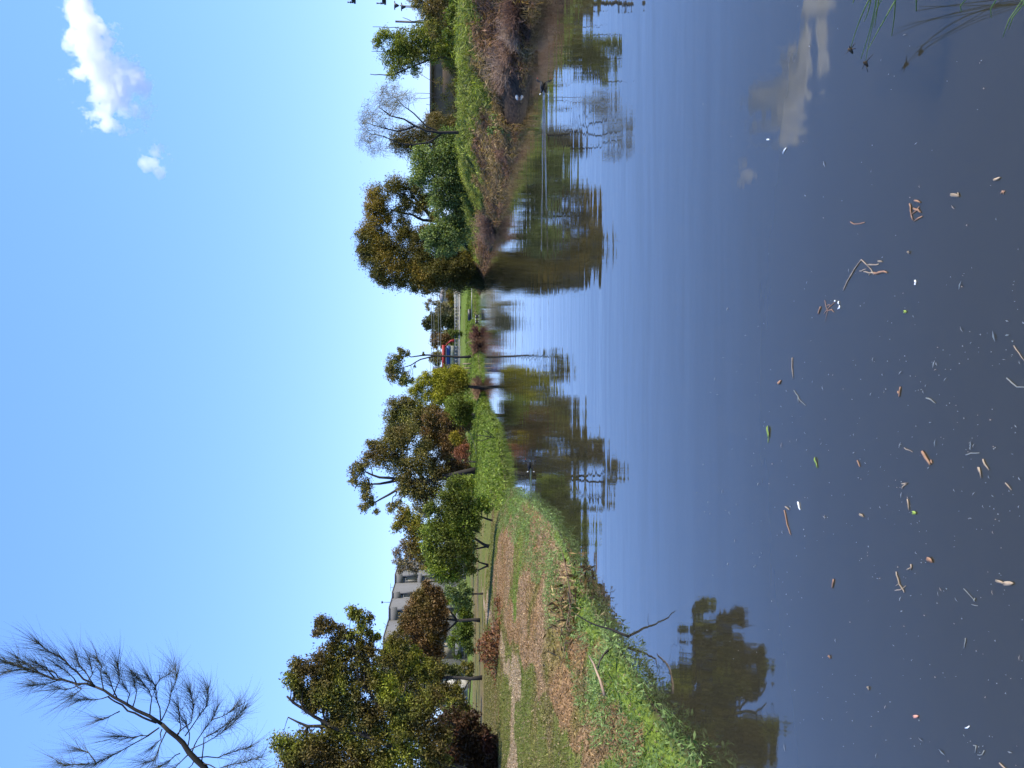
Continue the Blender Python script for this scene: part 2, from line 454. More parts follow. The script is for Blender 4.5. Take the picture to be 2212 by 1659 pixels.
def strands(g, base, direc, L, wd, sag, segs=2, cols=None):
    """thin curved ribbons: base points, unit directions, lengths, width, sag of the tip"""
    n = len(base); L = np.broadcast_to(L, (n,))[:, None]; wd = np.broadcast_to(wd, (n,))[:, None]
    side = np.cross(direc, unit(n)); side /= np.linalg.norm(side, axis=1, keepdims=True)+1e-9
    rows = []
    for k in range(segs+1):
        t = k/segs
        p = base + direc*L*t + np.array((0, 0, -1.0))*(sag*L*t*t)
        ww = wd*(1-0.85*t)
        rows += [p - side*ww*0.5, p + side*ww*0.5]
    v = np.stack(rows, 1).reshape(-1, 3)
    m = 2*(segs+1)
    o = np.arange(n)[:, None]*m
    f = np.concatenate([o + np.array([2*k, 2*k+1, 2*k+3, 2*k+2]) for k in range(segs)], 0)
    g.add(v, f, np.repeat(cols, m, 0) if cols is not None else None)

def crown_points(blobs, D, depth=0.8, cov=1.8, area=0.004, clump=0.28, off=0.0, maxn=60000):
    P = []; total = 0
    for bl in blobs:
        px, py, r = bl[:3]
        yo = bl[3] if len(bl) > 3 else rng.uniform(-0.25, 0.25)*r/F_PX*D
        c = at_y(px, py, D + yo + off)
        R = r/F_PX*D*1.22
        n = int(cov*math.pi*R*R/area*2.4)
        n = max(60, min(n, 30000))
        k = 34
        u = unit(k)*(rng.uniform(0, 1, k)**0.42)[:, None]*0.86
        rc = clump*rng.uniform(0.55, 1.25, k)
        which = rng.integers(0, k, n)
        p = u[which] + rng.normal(size=(n, 3))*(rc[which]*0.75)[:, None]
        P.append(p*np.array((R, R*depth, R)) + np.array(tuple(c)))
    return np.concatenate(P)

def limb_path(a, b, wob, n=4):
    a = Vector(a); b = Vector(b); d = (b-a).length
    out = [a]
    for i in range(1, n):
        t = i/n
        p = a.lerp(b, t) + Vector((random.uniform(-1,1), random.uniform(-1,1), random.uniform(-0.4,1)))*wob*d*math.sin(math.pi*t)
        out.append(p)
    return out + [b]

def tree(name, label, cat, D, base, trunks, blobs, mat, bark=BARK, L=0.14, Wd=0.05, cov=1.9, droop=0.3, depth=0.8, clump=0.28,
         limbs=True, group=None, needles=False, tr=0.12, limb_r=0.35, bz=None, off=0.0, twigs=3, kfac=1.0, crown_name='crown'):
    """base: picture point of the foot; trunks: lists of picture points, thick end first; blobs: lobes of the crown"""
    if D > 28 and not needles: L, Wd = L*0.74, Wd*0.74
    b0 = at_y(*base, D)
    b0.z = float(height(b0.x, b0.y)) - 0.03 if bz is None else bz
    root = thing(name, b0, label, cat, group)
    g = Geo(); nodes = []
    for k, tp in enumerate(trunks):
        pts = [at_y(px, py, D) for px, py in tp]
        if k == 0: pts[0] = b0.copy()
        yo = 0.0
        for i in range(1, len(pts)):
            yo += random.uniform(-0.1, 0.1)*(pts[i]-pts[i-1]).length; pts[i].y += yo
        r0 = tr*(0.72 if k == 0 else 0.45)
        rs = [max(0.012, r0*(1 - 0.72*i/(len(pts)-1))) for i in range(len(pts))]
        # smooth out
        P2, R2 = [], []
        for i in range(len(pts)-1):
            for t in (0, 0.5):
                p = pts[i].lerp(pts[i+1], t)
                if t: p += Vector((random.uniform(-1,1), random.uniform(-1,1), 0))*0.04*(pts[i+1]-pts[i]).length
                P2.append(p); R2.append(rs[i]*(1-t)+rs[i+1]*t)
        P2.append(pts[-1]); R2.append(rs[-1])
        if k == 0: R2[0] *= 1.35
        g.tube(P2, R2, 8)
        nodes += list(zip(P2, R2))
    if limbs:
        for bl in blobs:
            c = at_y(bl[0], bl[1], D + off); R = bl[2]/F_PX*D
            cand = [(p, r) for p, r in nodes if p.z < c.z + 0.3*R] or nodes
            p, r = min(cand, key=lambda q: (q[0]-c).length + 0.25*abs(q[0].z-c.z))
            r1 = max(0.01, min(r*0.6, tr*limb_r))
            path = limb_path(p, c, 0.10)
            g.tube(path, [r1*(1-0.7*i/4) for i in range(5)], 5)
            for _ in range(twigs):
                e = c + Vector((random.gauss(0,1), random.gauss(0,1)*depth, random.gauss(0.3,1))).normalized()*R*random.uniform(0.6, 0.95)
                s0 = path[random.randint(2, 4)]
                g.tube(limb_path(s0, e, 0.12, 3), [r1*0.35, r1*0.28, r1*0.2, r1*0.1], 4, cap=False)
    if g.n: g.build('trunk', bark, root, b0, smooth=True)
    if needles:
        P = crown_points(blobs, D, depth, cov, L*Wd*1.3, clump, off)
        d = unit(len(P))*0.7; d[:, 2] -= droop; d /= np.linalg.norm(d, axis=1, keepdims=True)
        gg = Geo(); strands(gg, P, d, L*rng.uniform(0.6, 1.3, len(P)), Wd, 0.25, 2)
    else:
        P = crown_points(blobs, D, depth, cov, L*Wd*0.5, clump, off)
        gg = Geo(); leaves(gg, P, L, Wd, droop)
    gg.build(crown_name, mat, root, b0)
    return root
def Z(fn, *pts):
    return [fn(x, y) for x, y in pts]
def B(fn, s, *bl):
    return [(*fn(b[0], b[1]), b[2]/s) for b in bl]

# ------------------------------------------------------------------ trees of the left bank
tree('gum_tree', 'big mottled green and brown tree with a leaning dark trunk, largest on the bank', 'tree', 20,
     ZE(1660, 1760),
     [Z(ZE, (1660,1760),(1170,1600),(1000,1530),(790,1470),(600,1390),(380,1340),(200,1240),(50,1130),(0,1080)),
      Z(ZE, (790,1470),(700,1200),(640,1080),(540,960),(520,800),(490,690),(420,560)),
      Z(ZE, (1170,1600),(1050,1400),(880,1230),(900,1010)),
      Z(ZE, (380,1340),(150,1330),(0,1260))],
     B(ZE, 3.558, (480,460,45),(540,500,55),(620,500,38),(580,580,55),(250,540,52),(300,580,62),(400,615,55),(220,625,42),(350,700,55),(480,640,55),(640,655,45),(690,650,26),
       (560,700,50),(300,770,65),(430,760,65),(60,860,55),(120,910,75),(30,970,60),(230,870,85),(380,880,85),(520,800,75),(620,760,65),(90,1080,65),(300,1050,120),(450,1000,100),
       (600,950,105),(700,1000,95),(750,1120,110),(520,1130,110),(650,1250,110),(800,1250,110),(850,1380,105),(950,1200,100),(170,1180,60),(150,1470,105),(50,1560,120),(250,1500,110),
       (350,1420,80),(450,1430,95),(550,1500,110),(300,1620,120),(450,1620,120),(650,1620,110),(760,1590,100),(900,1530,95),(1000,1380,100),(1080,1500,100),
       (700,1750,150),(1000,1720,140),(400,1760,150),(100,1700,140),(250,1160,60),(60,1000,60),(-60,1480,80),(1100,1120,80),(1050,1280,90),(1180,1400,80),(700,1420,90),(900,1300,80),(600,1330,90),(1150,1600,90),(330,930,70),(200,1090,70),(330,1130,80),(420,1180,80),(250,1000,80),(120,1120,50),(350,1270,80),(450,1300,80),(560,1260,80),(330,1340,60)),
     MOTTLE, BARK_DARK, L=0.075, Wd=0.030, cov=2.0, droop=0.35, depth=0.85, clump=0.30, tr=0.13, limb_r=0.30, bz=0.7, twigs=3)
tree('bush', 'dark red-brown thicket at the foot of the leaning tree, on the lawn\'s shaded end', 'bush', 21,
     ZE(1650, 1560), [],
     B(ZE, 3.558, (1250,1330,105),(1330,1420,110),(1400,1300,75),(1350,1520,120),(1500,1470,105),(1430,1620,120),(1560,1590,85),(1230,1600,120),(1590,1470,45),(1480,1380,60),
       (1300,1750,150),(1560,1740,100)),
     THICKET_SHADED, L=0.10, Wd=0.04, cov=2.4, droop=0.1, depth=1.0, clump=0.32, limbs=False, off=0.8)
tree('gum_tree', 'tree with yellow-green leaf clumps and a straight dark trunk standing next to the flats', 'tree', 37,
     ZE(1440, 965),
     [Z(ZE, (1440,965),(1300,970),(1150,978),(1050,985),(940,1000),(850,980)), Z(ZE, (1050,985),(920,900),(830,800))],
     B(ZE, 3.558, (780,760,60),(860,740,66),(900,820,70),(960,780,55),(820,860,60),(750,830,66),(1000,860,60),(880,930,70),(1080,880,65),(1150,905,50),(1100,1080,75),
       (1190,1060,60),(1050,1150,80),(1180,1130,75),(950,1080,80),(1270,1120,70),(1290,1040,50),(850,1020,80),(700,840,45),(1330,1200,70),(1390,1260,50),(770,820,60),(840,880,60),(930,880,60),(990,930,60),(1060,960,60),(720,780,40),(1140,980,50),(700,950,60),(780,950,60),(800,645,32),(850,620,32),(870,680,45),(820,700,45),(770,690,38)),
     GOLD, BARK_DARK, L=0.17, Wd=0.06, cov=1.7, droop=0.4, tr=0.13, twigs=4)
tree('gum_tree', 'rust-brown leaved tree with a short forked trunk in front of the flats', 'tree', 40,
     ZE(1450, 525),
     [Z(ZE, (1450,525),(1350,520),(1280,522),(1180,515),(1080,520)), Z(ZE, (1300,525),(1230,590),(1150,610),(1080,680)), Z(ZE, (1290,520),(1240,455),(1150,430))],
     B(ZE, 3.558, (1060,290,50),(1000,345,60),(965,430,70),(915,490,55),(1080,380,85),(1130,310,55),(1050,480,88),(1150,450,80),(980,560,70),(1090,580,80),(930,600,60),
       (1030,680,80),(1130,690,60),(1080,760,60),(1150,780,50),(1000,760,50),(960,680,55),(1140,560,50),(1000,430,50),(1010,500,50),(1180,640,40),(1100,840,50),(1160,380,45),(1190,470,45),(1200,560,40),(1060,240,36),(900,560,50),(880,600,40)),
     BROWNL, BARK_DARK, L=0.15, Wd=0.055, cov=1.9, droop=0.3, tr=0.13, twigs=5, bz=0.75)
tree('bush', 'dark green hedge bush below the rust-brown tree', 'bush', 50, ZE(1410, 560), [],
     B(ZE, 3.558, (1330,450,55),(1375,500,45),(1320,600,58),(1370,680,55),(1260,700,45),(1370,590,55),(1380,400,40),(1300,800,28),(1390,760,35),(1240,360,40)),
     leafy('hedge_leaves', [(0.025,0.04,0.012),(0.04,0.065,0.015),(0.06,0.08,0.02)], 0.5), L=0.18, Wd=0.08, cov=2.2, droop=0.0, depth=1.0, limbs=False)
tree('bush', 'low yellow-flowering bush beside the straight dark trunk', 'bush', 46, ZE(1425, 880), [],
     B(ZE, 3.558, (1395,870,28),(1400,905,26),(1370,930,26),(1350,860,26),(1330,900,25),(1395,960,25)), GOLD, L=0.16, Wd=0.07, cov=2.0, limbs=False)
tree('pepper_tree', 'broad bright green drooping tree beside the brown mulched ground', 'tree', 31,
     ZD(1118, 880),
     [Z(ZD, (1118,880),(1060,862),(960,800),(850,780)), Z(ZD, (1130,690),(1050,665),(940,640),(850,600)), Z(ZD, (1100,1015),(1040,1000),(970,960)), Z(ZD, (1100,1020),(1030,1050),(950,1060)),
      Z(ZD, (1090,880),(1000,900),(900,930))],
     B(ZD, 3.4, (690,600,55),(850,420,62),(900,480,75),(810,520,75),(950,410,52),(880,600,105),(780,700,110),(700,780,85),(900,750,105),(990,600,70),(1060,560,50),(1000,700,55),(800,870,105),
       (700,890,70),(645,860,45),(920,880,80),(750,980,85),(680,965,50),(950,965,60),(850,1050,75),(960,1060,42),(760,1100,52),(720,1045,52),(645,600,25),(1090,610,30),(840,1110,45)),
     GREEN, BARK_DARK, L=0.15, Wd=0.05, cov=1.8, droop=0.6, tr=0.10, clump=0.3, bz=0.72, twigs=3)
tree('sapling', 'small pale green tree between the rust-brown tree and the bright green drooping tree', 'tree', 36, ZE(1410, 320),
     [Z(ZE, (1410,320),(1350,325),(1300,310))],
     B(ZE, 3.558, (1255,305,48),(1320,330,52),(1340,260,46),(1375,390,38),(1300,385,40),(1390,300,30)), PALEGREEN, L=0.16, Wd=0.07, cov=1.9, tr=0.06)
tree('gum_tree', 'grey-purple tree top standing alone against the sky next to the flats', 'tree', 82, ZD(960, 960),
     [Z(ZD, (960,960),(750,955),(600,960),(520,950),(460,940))],
     B(ZD, 3.4, (480,870,38),(430,920,33),(520,930,48),(440,990,38),(500,1010,52),(580,960,42),(600,1035,26),(450,1058,22),(560,1060,24),(540,880,28)), PURPLE, BARK_DARK, L=0.3, Wd=0.11, cov=1.5, tr=0.2, twigs=4)
tree('gum_tree', 'olive tree rising between the bright green drooping tree and the tall brown gum', 'tree', 43, ZD(1050, 760),
     [Z(ZD, (1050,760),(800,740),(600,720),(500,700))],
     B(ZD, 3.4, (450,685,52),(430,740,38),(510,650,40),(560,700,65),(480,620,45),(540,830,45),(560,885,45),(600,780,70),(520,770,45),(620,930,60),(650,1000,50)), OLIVE, BARK, L=0.18, Wd=0.065, cov=1.7, tr=0.18)
tree('gum_tree', 'tallest gum tree beyond the bright weedy shore, brown and olive with dark forked limbs', 'tree', 52, ZD(985, 320),
     [Z(ZD, (985,320),(800,360),(640,400),(450,385),(300,370),(200,330)), Z(ZD, (600,400),(430,460),(310,530),(240,570)), Z(ZD, (640,400),(500,250),(330,180)), Z(ZD, (450,385),(300,420),(180,430))],
     B(ZD, 3.4, (240,130,42),(300,155,62),(220,230,55),(125,330,52),(165,290,45),(110,400,38),(185,425,55),(200,505,45),(190,590,38),(230,555,32),(275,625,24),(385,595,38),(440,560,26),
       (330,210,85),(420,130,85),(430,250,85),(370,60,50),(480,350,75),(560,250,95),(560,430,95),(620,150,75),(500,50,85),(600,540,85),(700,330,85),(690,460,85),(480,470,55),(640,620,50)),
     GUM_BROWN, BARK_DARK, L=0.20, Wd=0.075, cov=1.55, droop=0.5, tr=0.26, twigs=5, clump=0.3)
tree('bush', 'low brown undergrowth with pale stems beneath the tallest gum tree', 'bush', 53, ZD(985, 260), [Z(ZD, (985,240),(830,240),(730,225))],
     B(ZD, 3.4, (760,200,66),(800,120,60),(820,300,60),(880,270,60),(740,330,60),(900,120,50),(760,40,50),(930,300,40),(780,-60,60),(880,-60,40),(900,30,35),(700,120,60),(680,0,60),(660,-70,60),(700,260,60),(820,30,50),(950,0,30),(640,60,50),(900,330,50),(850,370,60)), BROWNL, BARK_PALE, L=0.2, Wd=0.06, cov=1.5, tr=0.07, twigs=6)
tree('bush', 'pinkish red shrub under the tallest gum tree', 'bush', 50, ZD(965, 190), [], B(ZD, 3.4, (880,190,45),(920,220,42),(930,160,35)),
     leafy('pink_red_leaves', [(0.07,0.03,0.03),(0.10,0.05,0.045)], 1.5), L=0.2, Wd=0.04, cov=1.6, limbs=False)
tree('bush', 'small round yellow-green bush among the brown undergrowth', 'bush', 50.5, ZD(955, 90), [], B(ZD, 3.4, (860,95,42),(850,60,30),(880,110,30)), YELLOW, L=0.17, Wd=0.05, cov=1.8, limbs=False)
tree('gum_tree', 'dark round-topped gum tree between the tallest gum and the yellow-green tree', 'tree', 60, ZC(985, 840),
     [Z(ZC, (985,840),(800,830),(620,830),(500,800)), Z(ZC, (620,830),(500,900),(420,950))],
     B(ZC, 3.4, (430,780,70),(395,850,62),(500,745,52),(560,765,62),(480,860,80),(440,945,80),(560,850,75),(620,800,50),(400,1010,60),(520,950,70),(600,920,55),(680,1000,50),(640,1060,50)),
     GUM, BARK_DARK, L=0.22, Wd=0.08, cov=1.7, tr=0.22, twigs=4)
tree('wattle_tree', 'round yellow-olive wattle tree next to the blue and white building', 'tree', 58, ZC(960, 640),
     [Z(ZC, (960,640),(820,630),(700,600),(620,600))],
     B(ZC, 3.4, (560,650,48),(615,600,50),(640,545,34),(700,580,55),(720,525,30),(650,690,55),(830,575,95),(780,660,90),(850,510,42),(780,540,50),(900,545,48),(890,630,62),(740,720,48),(850,690,70),(740,620,60)),
     OLIVE if False else leafy('wattle_leaves', [(0.07,0.07,0.015),(0.10,0.115,0.02),(0.13,0.14,0.025)], 0.5), L=0.18, Wd=0.06, cov=2.1, tr=0.18, twigs=3)
tree('bush', 'dull olive undergrowth filling the gap under the dark round-topped gum', 'bush', 61, ZC(985, 930), [],
     B(ZC, 3.4, (700,800,60),(760,860,60),(820,900,55),(700,900,60),(780,960,55),(880,960,45),(900,1040,45),(730,1010,55),(820,1080,50),(930,920,35)), leafy('undergrowth_leaves', [(0.035,0.028,0.018),(0.05,0.045,0.02),(0.055,0.06,0.025)], 0.6), L=0.2, Wd=0.075, cov=1.8, limbs=False, depth=1.0)
tree('bush', 'bright green bush at the waterside foot of the wattle tree', 'bush', 53, ZC(985, 800), [],
     B(ZC, 3.4, (880,790,85),(930,850,55),(850,735,52),(945,780,45),(900,885,36),(830,820,48)), GREEN, L=0.16, Wd=0.07, cov=2.2, limbs=False)
tree('gum_tree', 'slim gum with a bare bent trunk and small crown, before the blue and white building', 'tree', 76, ZC(960, 405),
     [Z(ZC, (960,405),(800,405),(700,398),(600,400),(530,410),(470,380)), Z(ZC, (720,400),(600,428),(530,470),(480,485),(430,500))],
     B(ZC, 3.4, (460,370,26),(500,385,22),(400,430,38),(372,500,30),(410,490,50),(400,545,48),(480,545,42),(470,595,38),(530,590,24),(450,415,32),(545,575,14),(620,385,12),(440,350,14),(560,480,10)),
     GUM, BARK_DARK, L=0.26, Wd=0.10, cov=1.6, tr=0.17, twigs=3, clump=0.3)

# ------------------------------------------------------------------ far shore trees
tree('conifer_tree', 'dark tree with a ragged top standing behind the far fence', 'tree', 118, ZI(665, 700), [Z(ZI, (665,700),(500,700),(250,720))],
     B(ZI, 7.65, (180,780,60),(240,720,70),(220,840,55),(330,700,95),(330,820,90),(450,650,90),(450,780,110),(560,700,100),(600,820,80),(600,600,70),(420,560,70)), DARK, BARK_DARK, L=0.35, Wd=0.14, cov=2.4, tr=0.3, twigs=2)
tree('conifer_tree', 'open-branched dark tree next to the far cream house', 'tree', 112, ZI(665, 520), [Z(ZI, (665,520),(450,500),(230,450))],
     B(ZI, 7.65, (210,470,42),(260,400,36),(230,540,40),(420,470,75),(500,540,85),(420,600,60),(580,480,75),(600,600,60),(330,440,30)), GREY, BARK_DARK, L=0.32, Wd=0.11, cov=1.5, tr=0.2)
tree('bush', 'sunlit olive bush below the far pale roof', 'bush', 104, ZI(668, 350), [], B(ZI, 7.65, (600,280,60),(600,380,60),(560,330,40),(620,450,50),(600,180,50),(580,240,40)), OLIVE, L=0.25, Wd=0.1, cov=2.0, limbs=False)
tree('gum_tree', 'brown-leaved tree behind the red roof edge', 'tree', 145, ZI(660, 1000), [Z(ZI, (660,1000),(500,1000),(350,1000))],
     B(ZI, 7.65, (330,960,55),(400,930,60),(320,1050,60),(420,1060,90),(500,980,80),(560,1000,70),(350,1150,60),(470,1140,60),(620,940,50),(600,1060,60)), BROWNL, BARK, L=0.4, Wd=0.16, cov=2.0, tr=0.25)
tree('gum_tree', 'olive-brown tree rising behind the blue and white building', 'tree', 150, ZI(600, 1400), [Z(ZI, (600,1400),(450,1380),(330,1350))],
     B(ZI, 7.65, (330,1300,50),(300,1380,50),(400,1280,60),(400,1380,80),(380,1450,50),(450,1330,50)), GUM_BROWN, BARK, L=0.4, Wd=0.16, cov=1.9, tr=0.22)
tree('sapling', 'small bright green sapling growing against the far fence', 'tree', 92, ZI(800, 960), [Z(ZI, (800,960),(700,950),(600,930))],
     B(ZI, 7.65, (600,920,36),(660,950,55),(720,930,45),(760,960,40),(700,1000,30)), GREEN, L=0.22, Wd=0.09, cov=1.9, tr=0.04)

# ------------------------------------------------------------------ trees of the right-hand peninsula
tree('gum_tree', 'broad dense gum tree with a brown-gold top, biggest tree of the reedy bank', 'tree', 58,
     ZB(1010, 700),
     [Z(ZB, (1010,700),(850,620),(720,520),(620,510),(540,470),(400,440)), Z(ZB, (740,530),(640,430),(560,390),(450,300)), Z(ZB, (700,520),(560,350),(480,230)),
      Z(ZB, (850,640),(650,640),(450,640),(300,620)), Z(ZB, (900,750),(600,800),(350,800))],
     B(ZB, 3.4, (300,330,85),(270,420,85),(255,560,85),(235,680,90),(230,790,80),(430,260,80),(480,400,70),(470,560,75),(360,700,115),(360,850,105),(520,830,120),(560,930,100),(650,760,110),
       (690,900,110),(650,1000,55),(780,880,110),(350,480,60),(180,740,50),(170,620,45),(290,900,60),(430,960,60),(330,960,40),(790,760,90),(860,960,70),(900,840,90),(560,1020,30),(530,640,80),(600,420,60),(650,350,60),(560,290,70),(700,480,45),(620,620,70),(760,600,60)),
     leafy('gold_top_leaves', [(0.035,0.035,0.012),(0.05,0.05,0.018),(0.095,0.075,0.02)], 0.35, 0.25), BARK_DARK, L=0.19, Wd=0.07, cov=1.9, droop=0.4, tr=0.26, twigs=4, clump=0.27, bz=1.2, depth=0.9)
tree('casuarina_tree', 'very dark weeping tree overhanging the water at the tip of the reedy bank', 'tree', 60,
     ZB(1090, 850), [Z(ZB, (1090,850),(900,860),(700,870),(500,880))],
     B(ZB, 3.4, (850,880,110),(950,830,90),(960,930,90),(1020,870,80),(1030,960,60),(880,990,55),(1060,1010,35),(740,960,75),(1060,800,60),(780,820,80),(620,940,70),(1080,900,45)),
     DARK, BARK_DARK, L=0.42, Wd=0.035, cov=3.0, droop=0.9, needles=True, tr=0.2, bz=0.3, depth=1.0)
tree('tree', 'dense pale green tree with small leaves in front of the broad gum', 'tree', 44,
     ZB(930, 300), [Z(ZB, (930,300),(850,290),(760,250),(680,180)), Z(ZB, (880,540),(800,560),(740,570))],
     B(ZB, 3.4, (620,50,85),(760,50,105),(860,60,55),(660,150,105),(800,170,110),(580,200,55),(750,290,105),(860,320,70),(740,400,70),(860,420,60),(800,520,70),(700,600,72),(850,620,85),(760,690,85),
       (670,680,50),(880,540,50),(800,-30,90),(840,-90,60),(770,-100,60),(640,620,40),(900,220,50),(820,730,40)),
     PALEGREEN, BARK_DARK, L=0.16, Wd=0.08, cov=1.9, droop=0.1, tr=0.15, twigs=2, clump=0.3)
tree('casuarina_tree', 'rounded dark olive tree behind the bare weeping tree', 'tree', 50, ZA(920, 1010), [Z(ZA, (920,1010),(750,1020),(600,1000))],
     B(ZA, 3.4, (450,1020,78),(550,1000,80),(700,890,72),(760,940,85),(500,1090,72),(620,1070,80),(600,960,60),(830,900,55),(700,1010,80),(400,1060,50)),
     leafy('dark_olive_needles', [(0.03,0.03,0.015),(0.045,0.042,0.02),(0.07,0.055,0.02)], 0.6, 0.15), BARK_DARK, L=0.30, Wd=0.03, cov=2.6, droop=0.3, needles=True, tr=0.18)
tree('casuarina_tree', 'wispy grey half-bare tree leaning over the green bank', 'tree', 38, ZA(935, 975),
     [Z(ZA, (935,975),(740,975),(650,965),(560,928),(480,880),(380,858),(300,800)), Z(ZA, (740,975),(640,925),(550,830),(480,780),(420,720)), Z(ZA, (750,985),(650,1045),(540,1060),(440,1045),(330,1000),(230,980)),
      Z(ZA, (560,928),(430,960),(300,930),(200,900))],
     B(ZA, 3.4, (310,740,75),(370,720,95),(250,850,100),(400,800,80),(190,960,60),(230,1040,85),(330,930,80),(450,730,60),(330,660,45),(180,870,50),(150,1040,40),(300,1090,50),(400,640,40),(520,720,50),(240,1110,40)),
     GREY, BARK_DARK, L=0.34, Wd=0.014, cov=0.55, droop=0.2, needles=True, tr=0.11, twigs=9, limb_r=0.3)
tree('willow_tree', 'bright green multi-stemmed tree with long shoots above the dry thicket', 'tree', 36, ZA(860, 425),
     [Z(ZA, (860,425),(750,430),(650,450),(560,490),(480,520),(390,560),(300,550),(230,545)), Z(ZA, (850,420),(740,370),(640,300),(560,250),(460,212),(350,205),(250,200)),
      Z(ZA, (850,425),(640,395),(450,375),(330,378),(240,375)), Z(ZA, (700,330),(560,330),(400,320))],
     B(ZA, 3.4, (420,320,66),(380,420,62),(470,430,85),(500,300,80),(385,545,46),(600,230,70),(310,275,50),(600,400,60),(690,250,75),(750,350,70),(820,430,60),(560,520,40),(290,320,40),(440,500,55),(350,250,42),(860,340,60),(860,470,35),(560,430,60),(530,370,55),(640,320,60),(680,400,60),(480,370,55),(580,300,50),(430,260,40)),
     BRIGHT, BARK_DARK, L=0.17, Wd=0.045, cov=1.15, droop=-0.1, tr=0.08, twigs=6, clump=0.32, bz=1.5)
tree('bush', 'grey-brown tangled bush under the twin lamps at the picture edge', 'bush', 33, ZA(800, 60), [Z(ZA, (800,60),(700,80),(600,90)), Z(ZA, (800,100),(650,150),(540,160),(470,130))],
     B(ZA, 3.4, (570,10,50),(630,80,52),(700,60,75),(740,160,82),(680,150,55),(790,40,60),(620,-50,80),(750,-60,90),(540,-60,60),(700,250,50),(800,190,40)), leafy('grey_brown_leaves', [(0.06,0.05,0.035),(0.08,0.07,0.04),(0.09,0.10,0.04)], 1.0), BARK, L=0.15, Wd=0.035, cov=1.2, tr=0.06, twigs=9)
tree('bush', 'dull olive-brown tangle of scrub behind the bright green multi-stemmed tree', 'bush', 39, ZA(900, 300), [Z(ZA, (900,300),(760,290),(650,280))],
     B(ZA, 3.4, (700,200,60),(760,240,60),(820,290,55),(740,320,60),(680,270,55),(860,220,50),(780,390,60),(860,400,50),(640,230,45),(860,520,40),(800,480,40),(870,600,35),(860,680,30),(870,780,35)),
     leafy('scrub_leaves', [(0.04,0.035,0.02),(0.05,0.045,0.025),(0.045,0.055,0.02)], 1.2), TWIG, L=0.16, Wd=0.04, cov=1.4, tr=0.05, twigs=8)
tree('bush', 'leafy green bush at the top of the bank under the grey-brown tangle', 'bush', 31, ZA(900, 100), [],
     B(ZA, 3.4, (840,100,55),(860,30,50),(850,180,40),(850,-50,60),(800,250,35),(870,260,30)), GREEN, L=0.14, Wd=0.06, cov=2.0, limbs=False)
tree('sapling', 'bare twiggy sapling before the flat-topped brown building', 'tree', 37, ZA(900, 715),
     [Z(ZA, (900,715),(820,720),(700,715),(560,720)), Z(ZA, (860,718),(780,690),(690,690),(560,680)), Z(ZA, (880,716),(780,800),(640,760)), Z(ZA, (890,715),(790,620),(700,600),(600,540))],
     B(ZA, 3.4, (820,640,45),(740,600,35),(820,780,45),(780,720,40),(700,780,28),(860,840,40)), TWIG and leafy('sparse_leaves', [(0.10,0.07,0.035),(0.09,0.09,0.03)], 1.0), TWIG, L=0.12, Wd=0.03, cov=0.35, tr=0.03, twigs=12, limb_r=0.5)

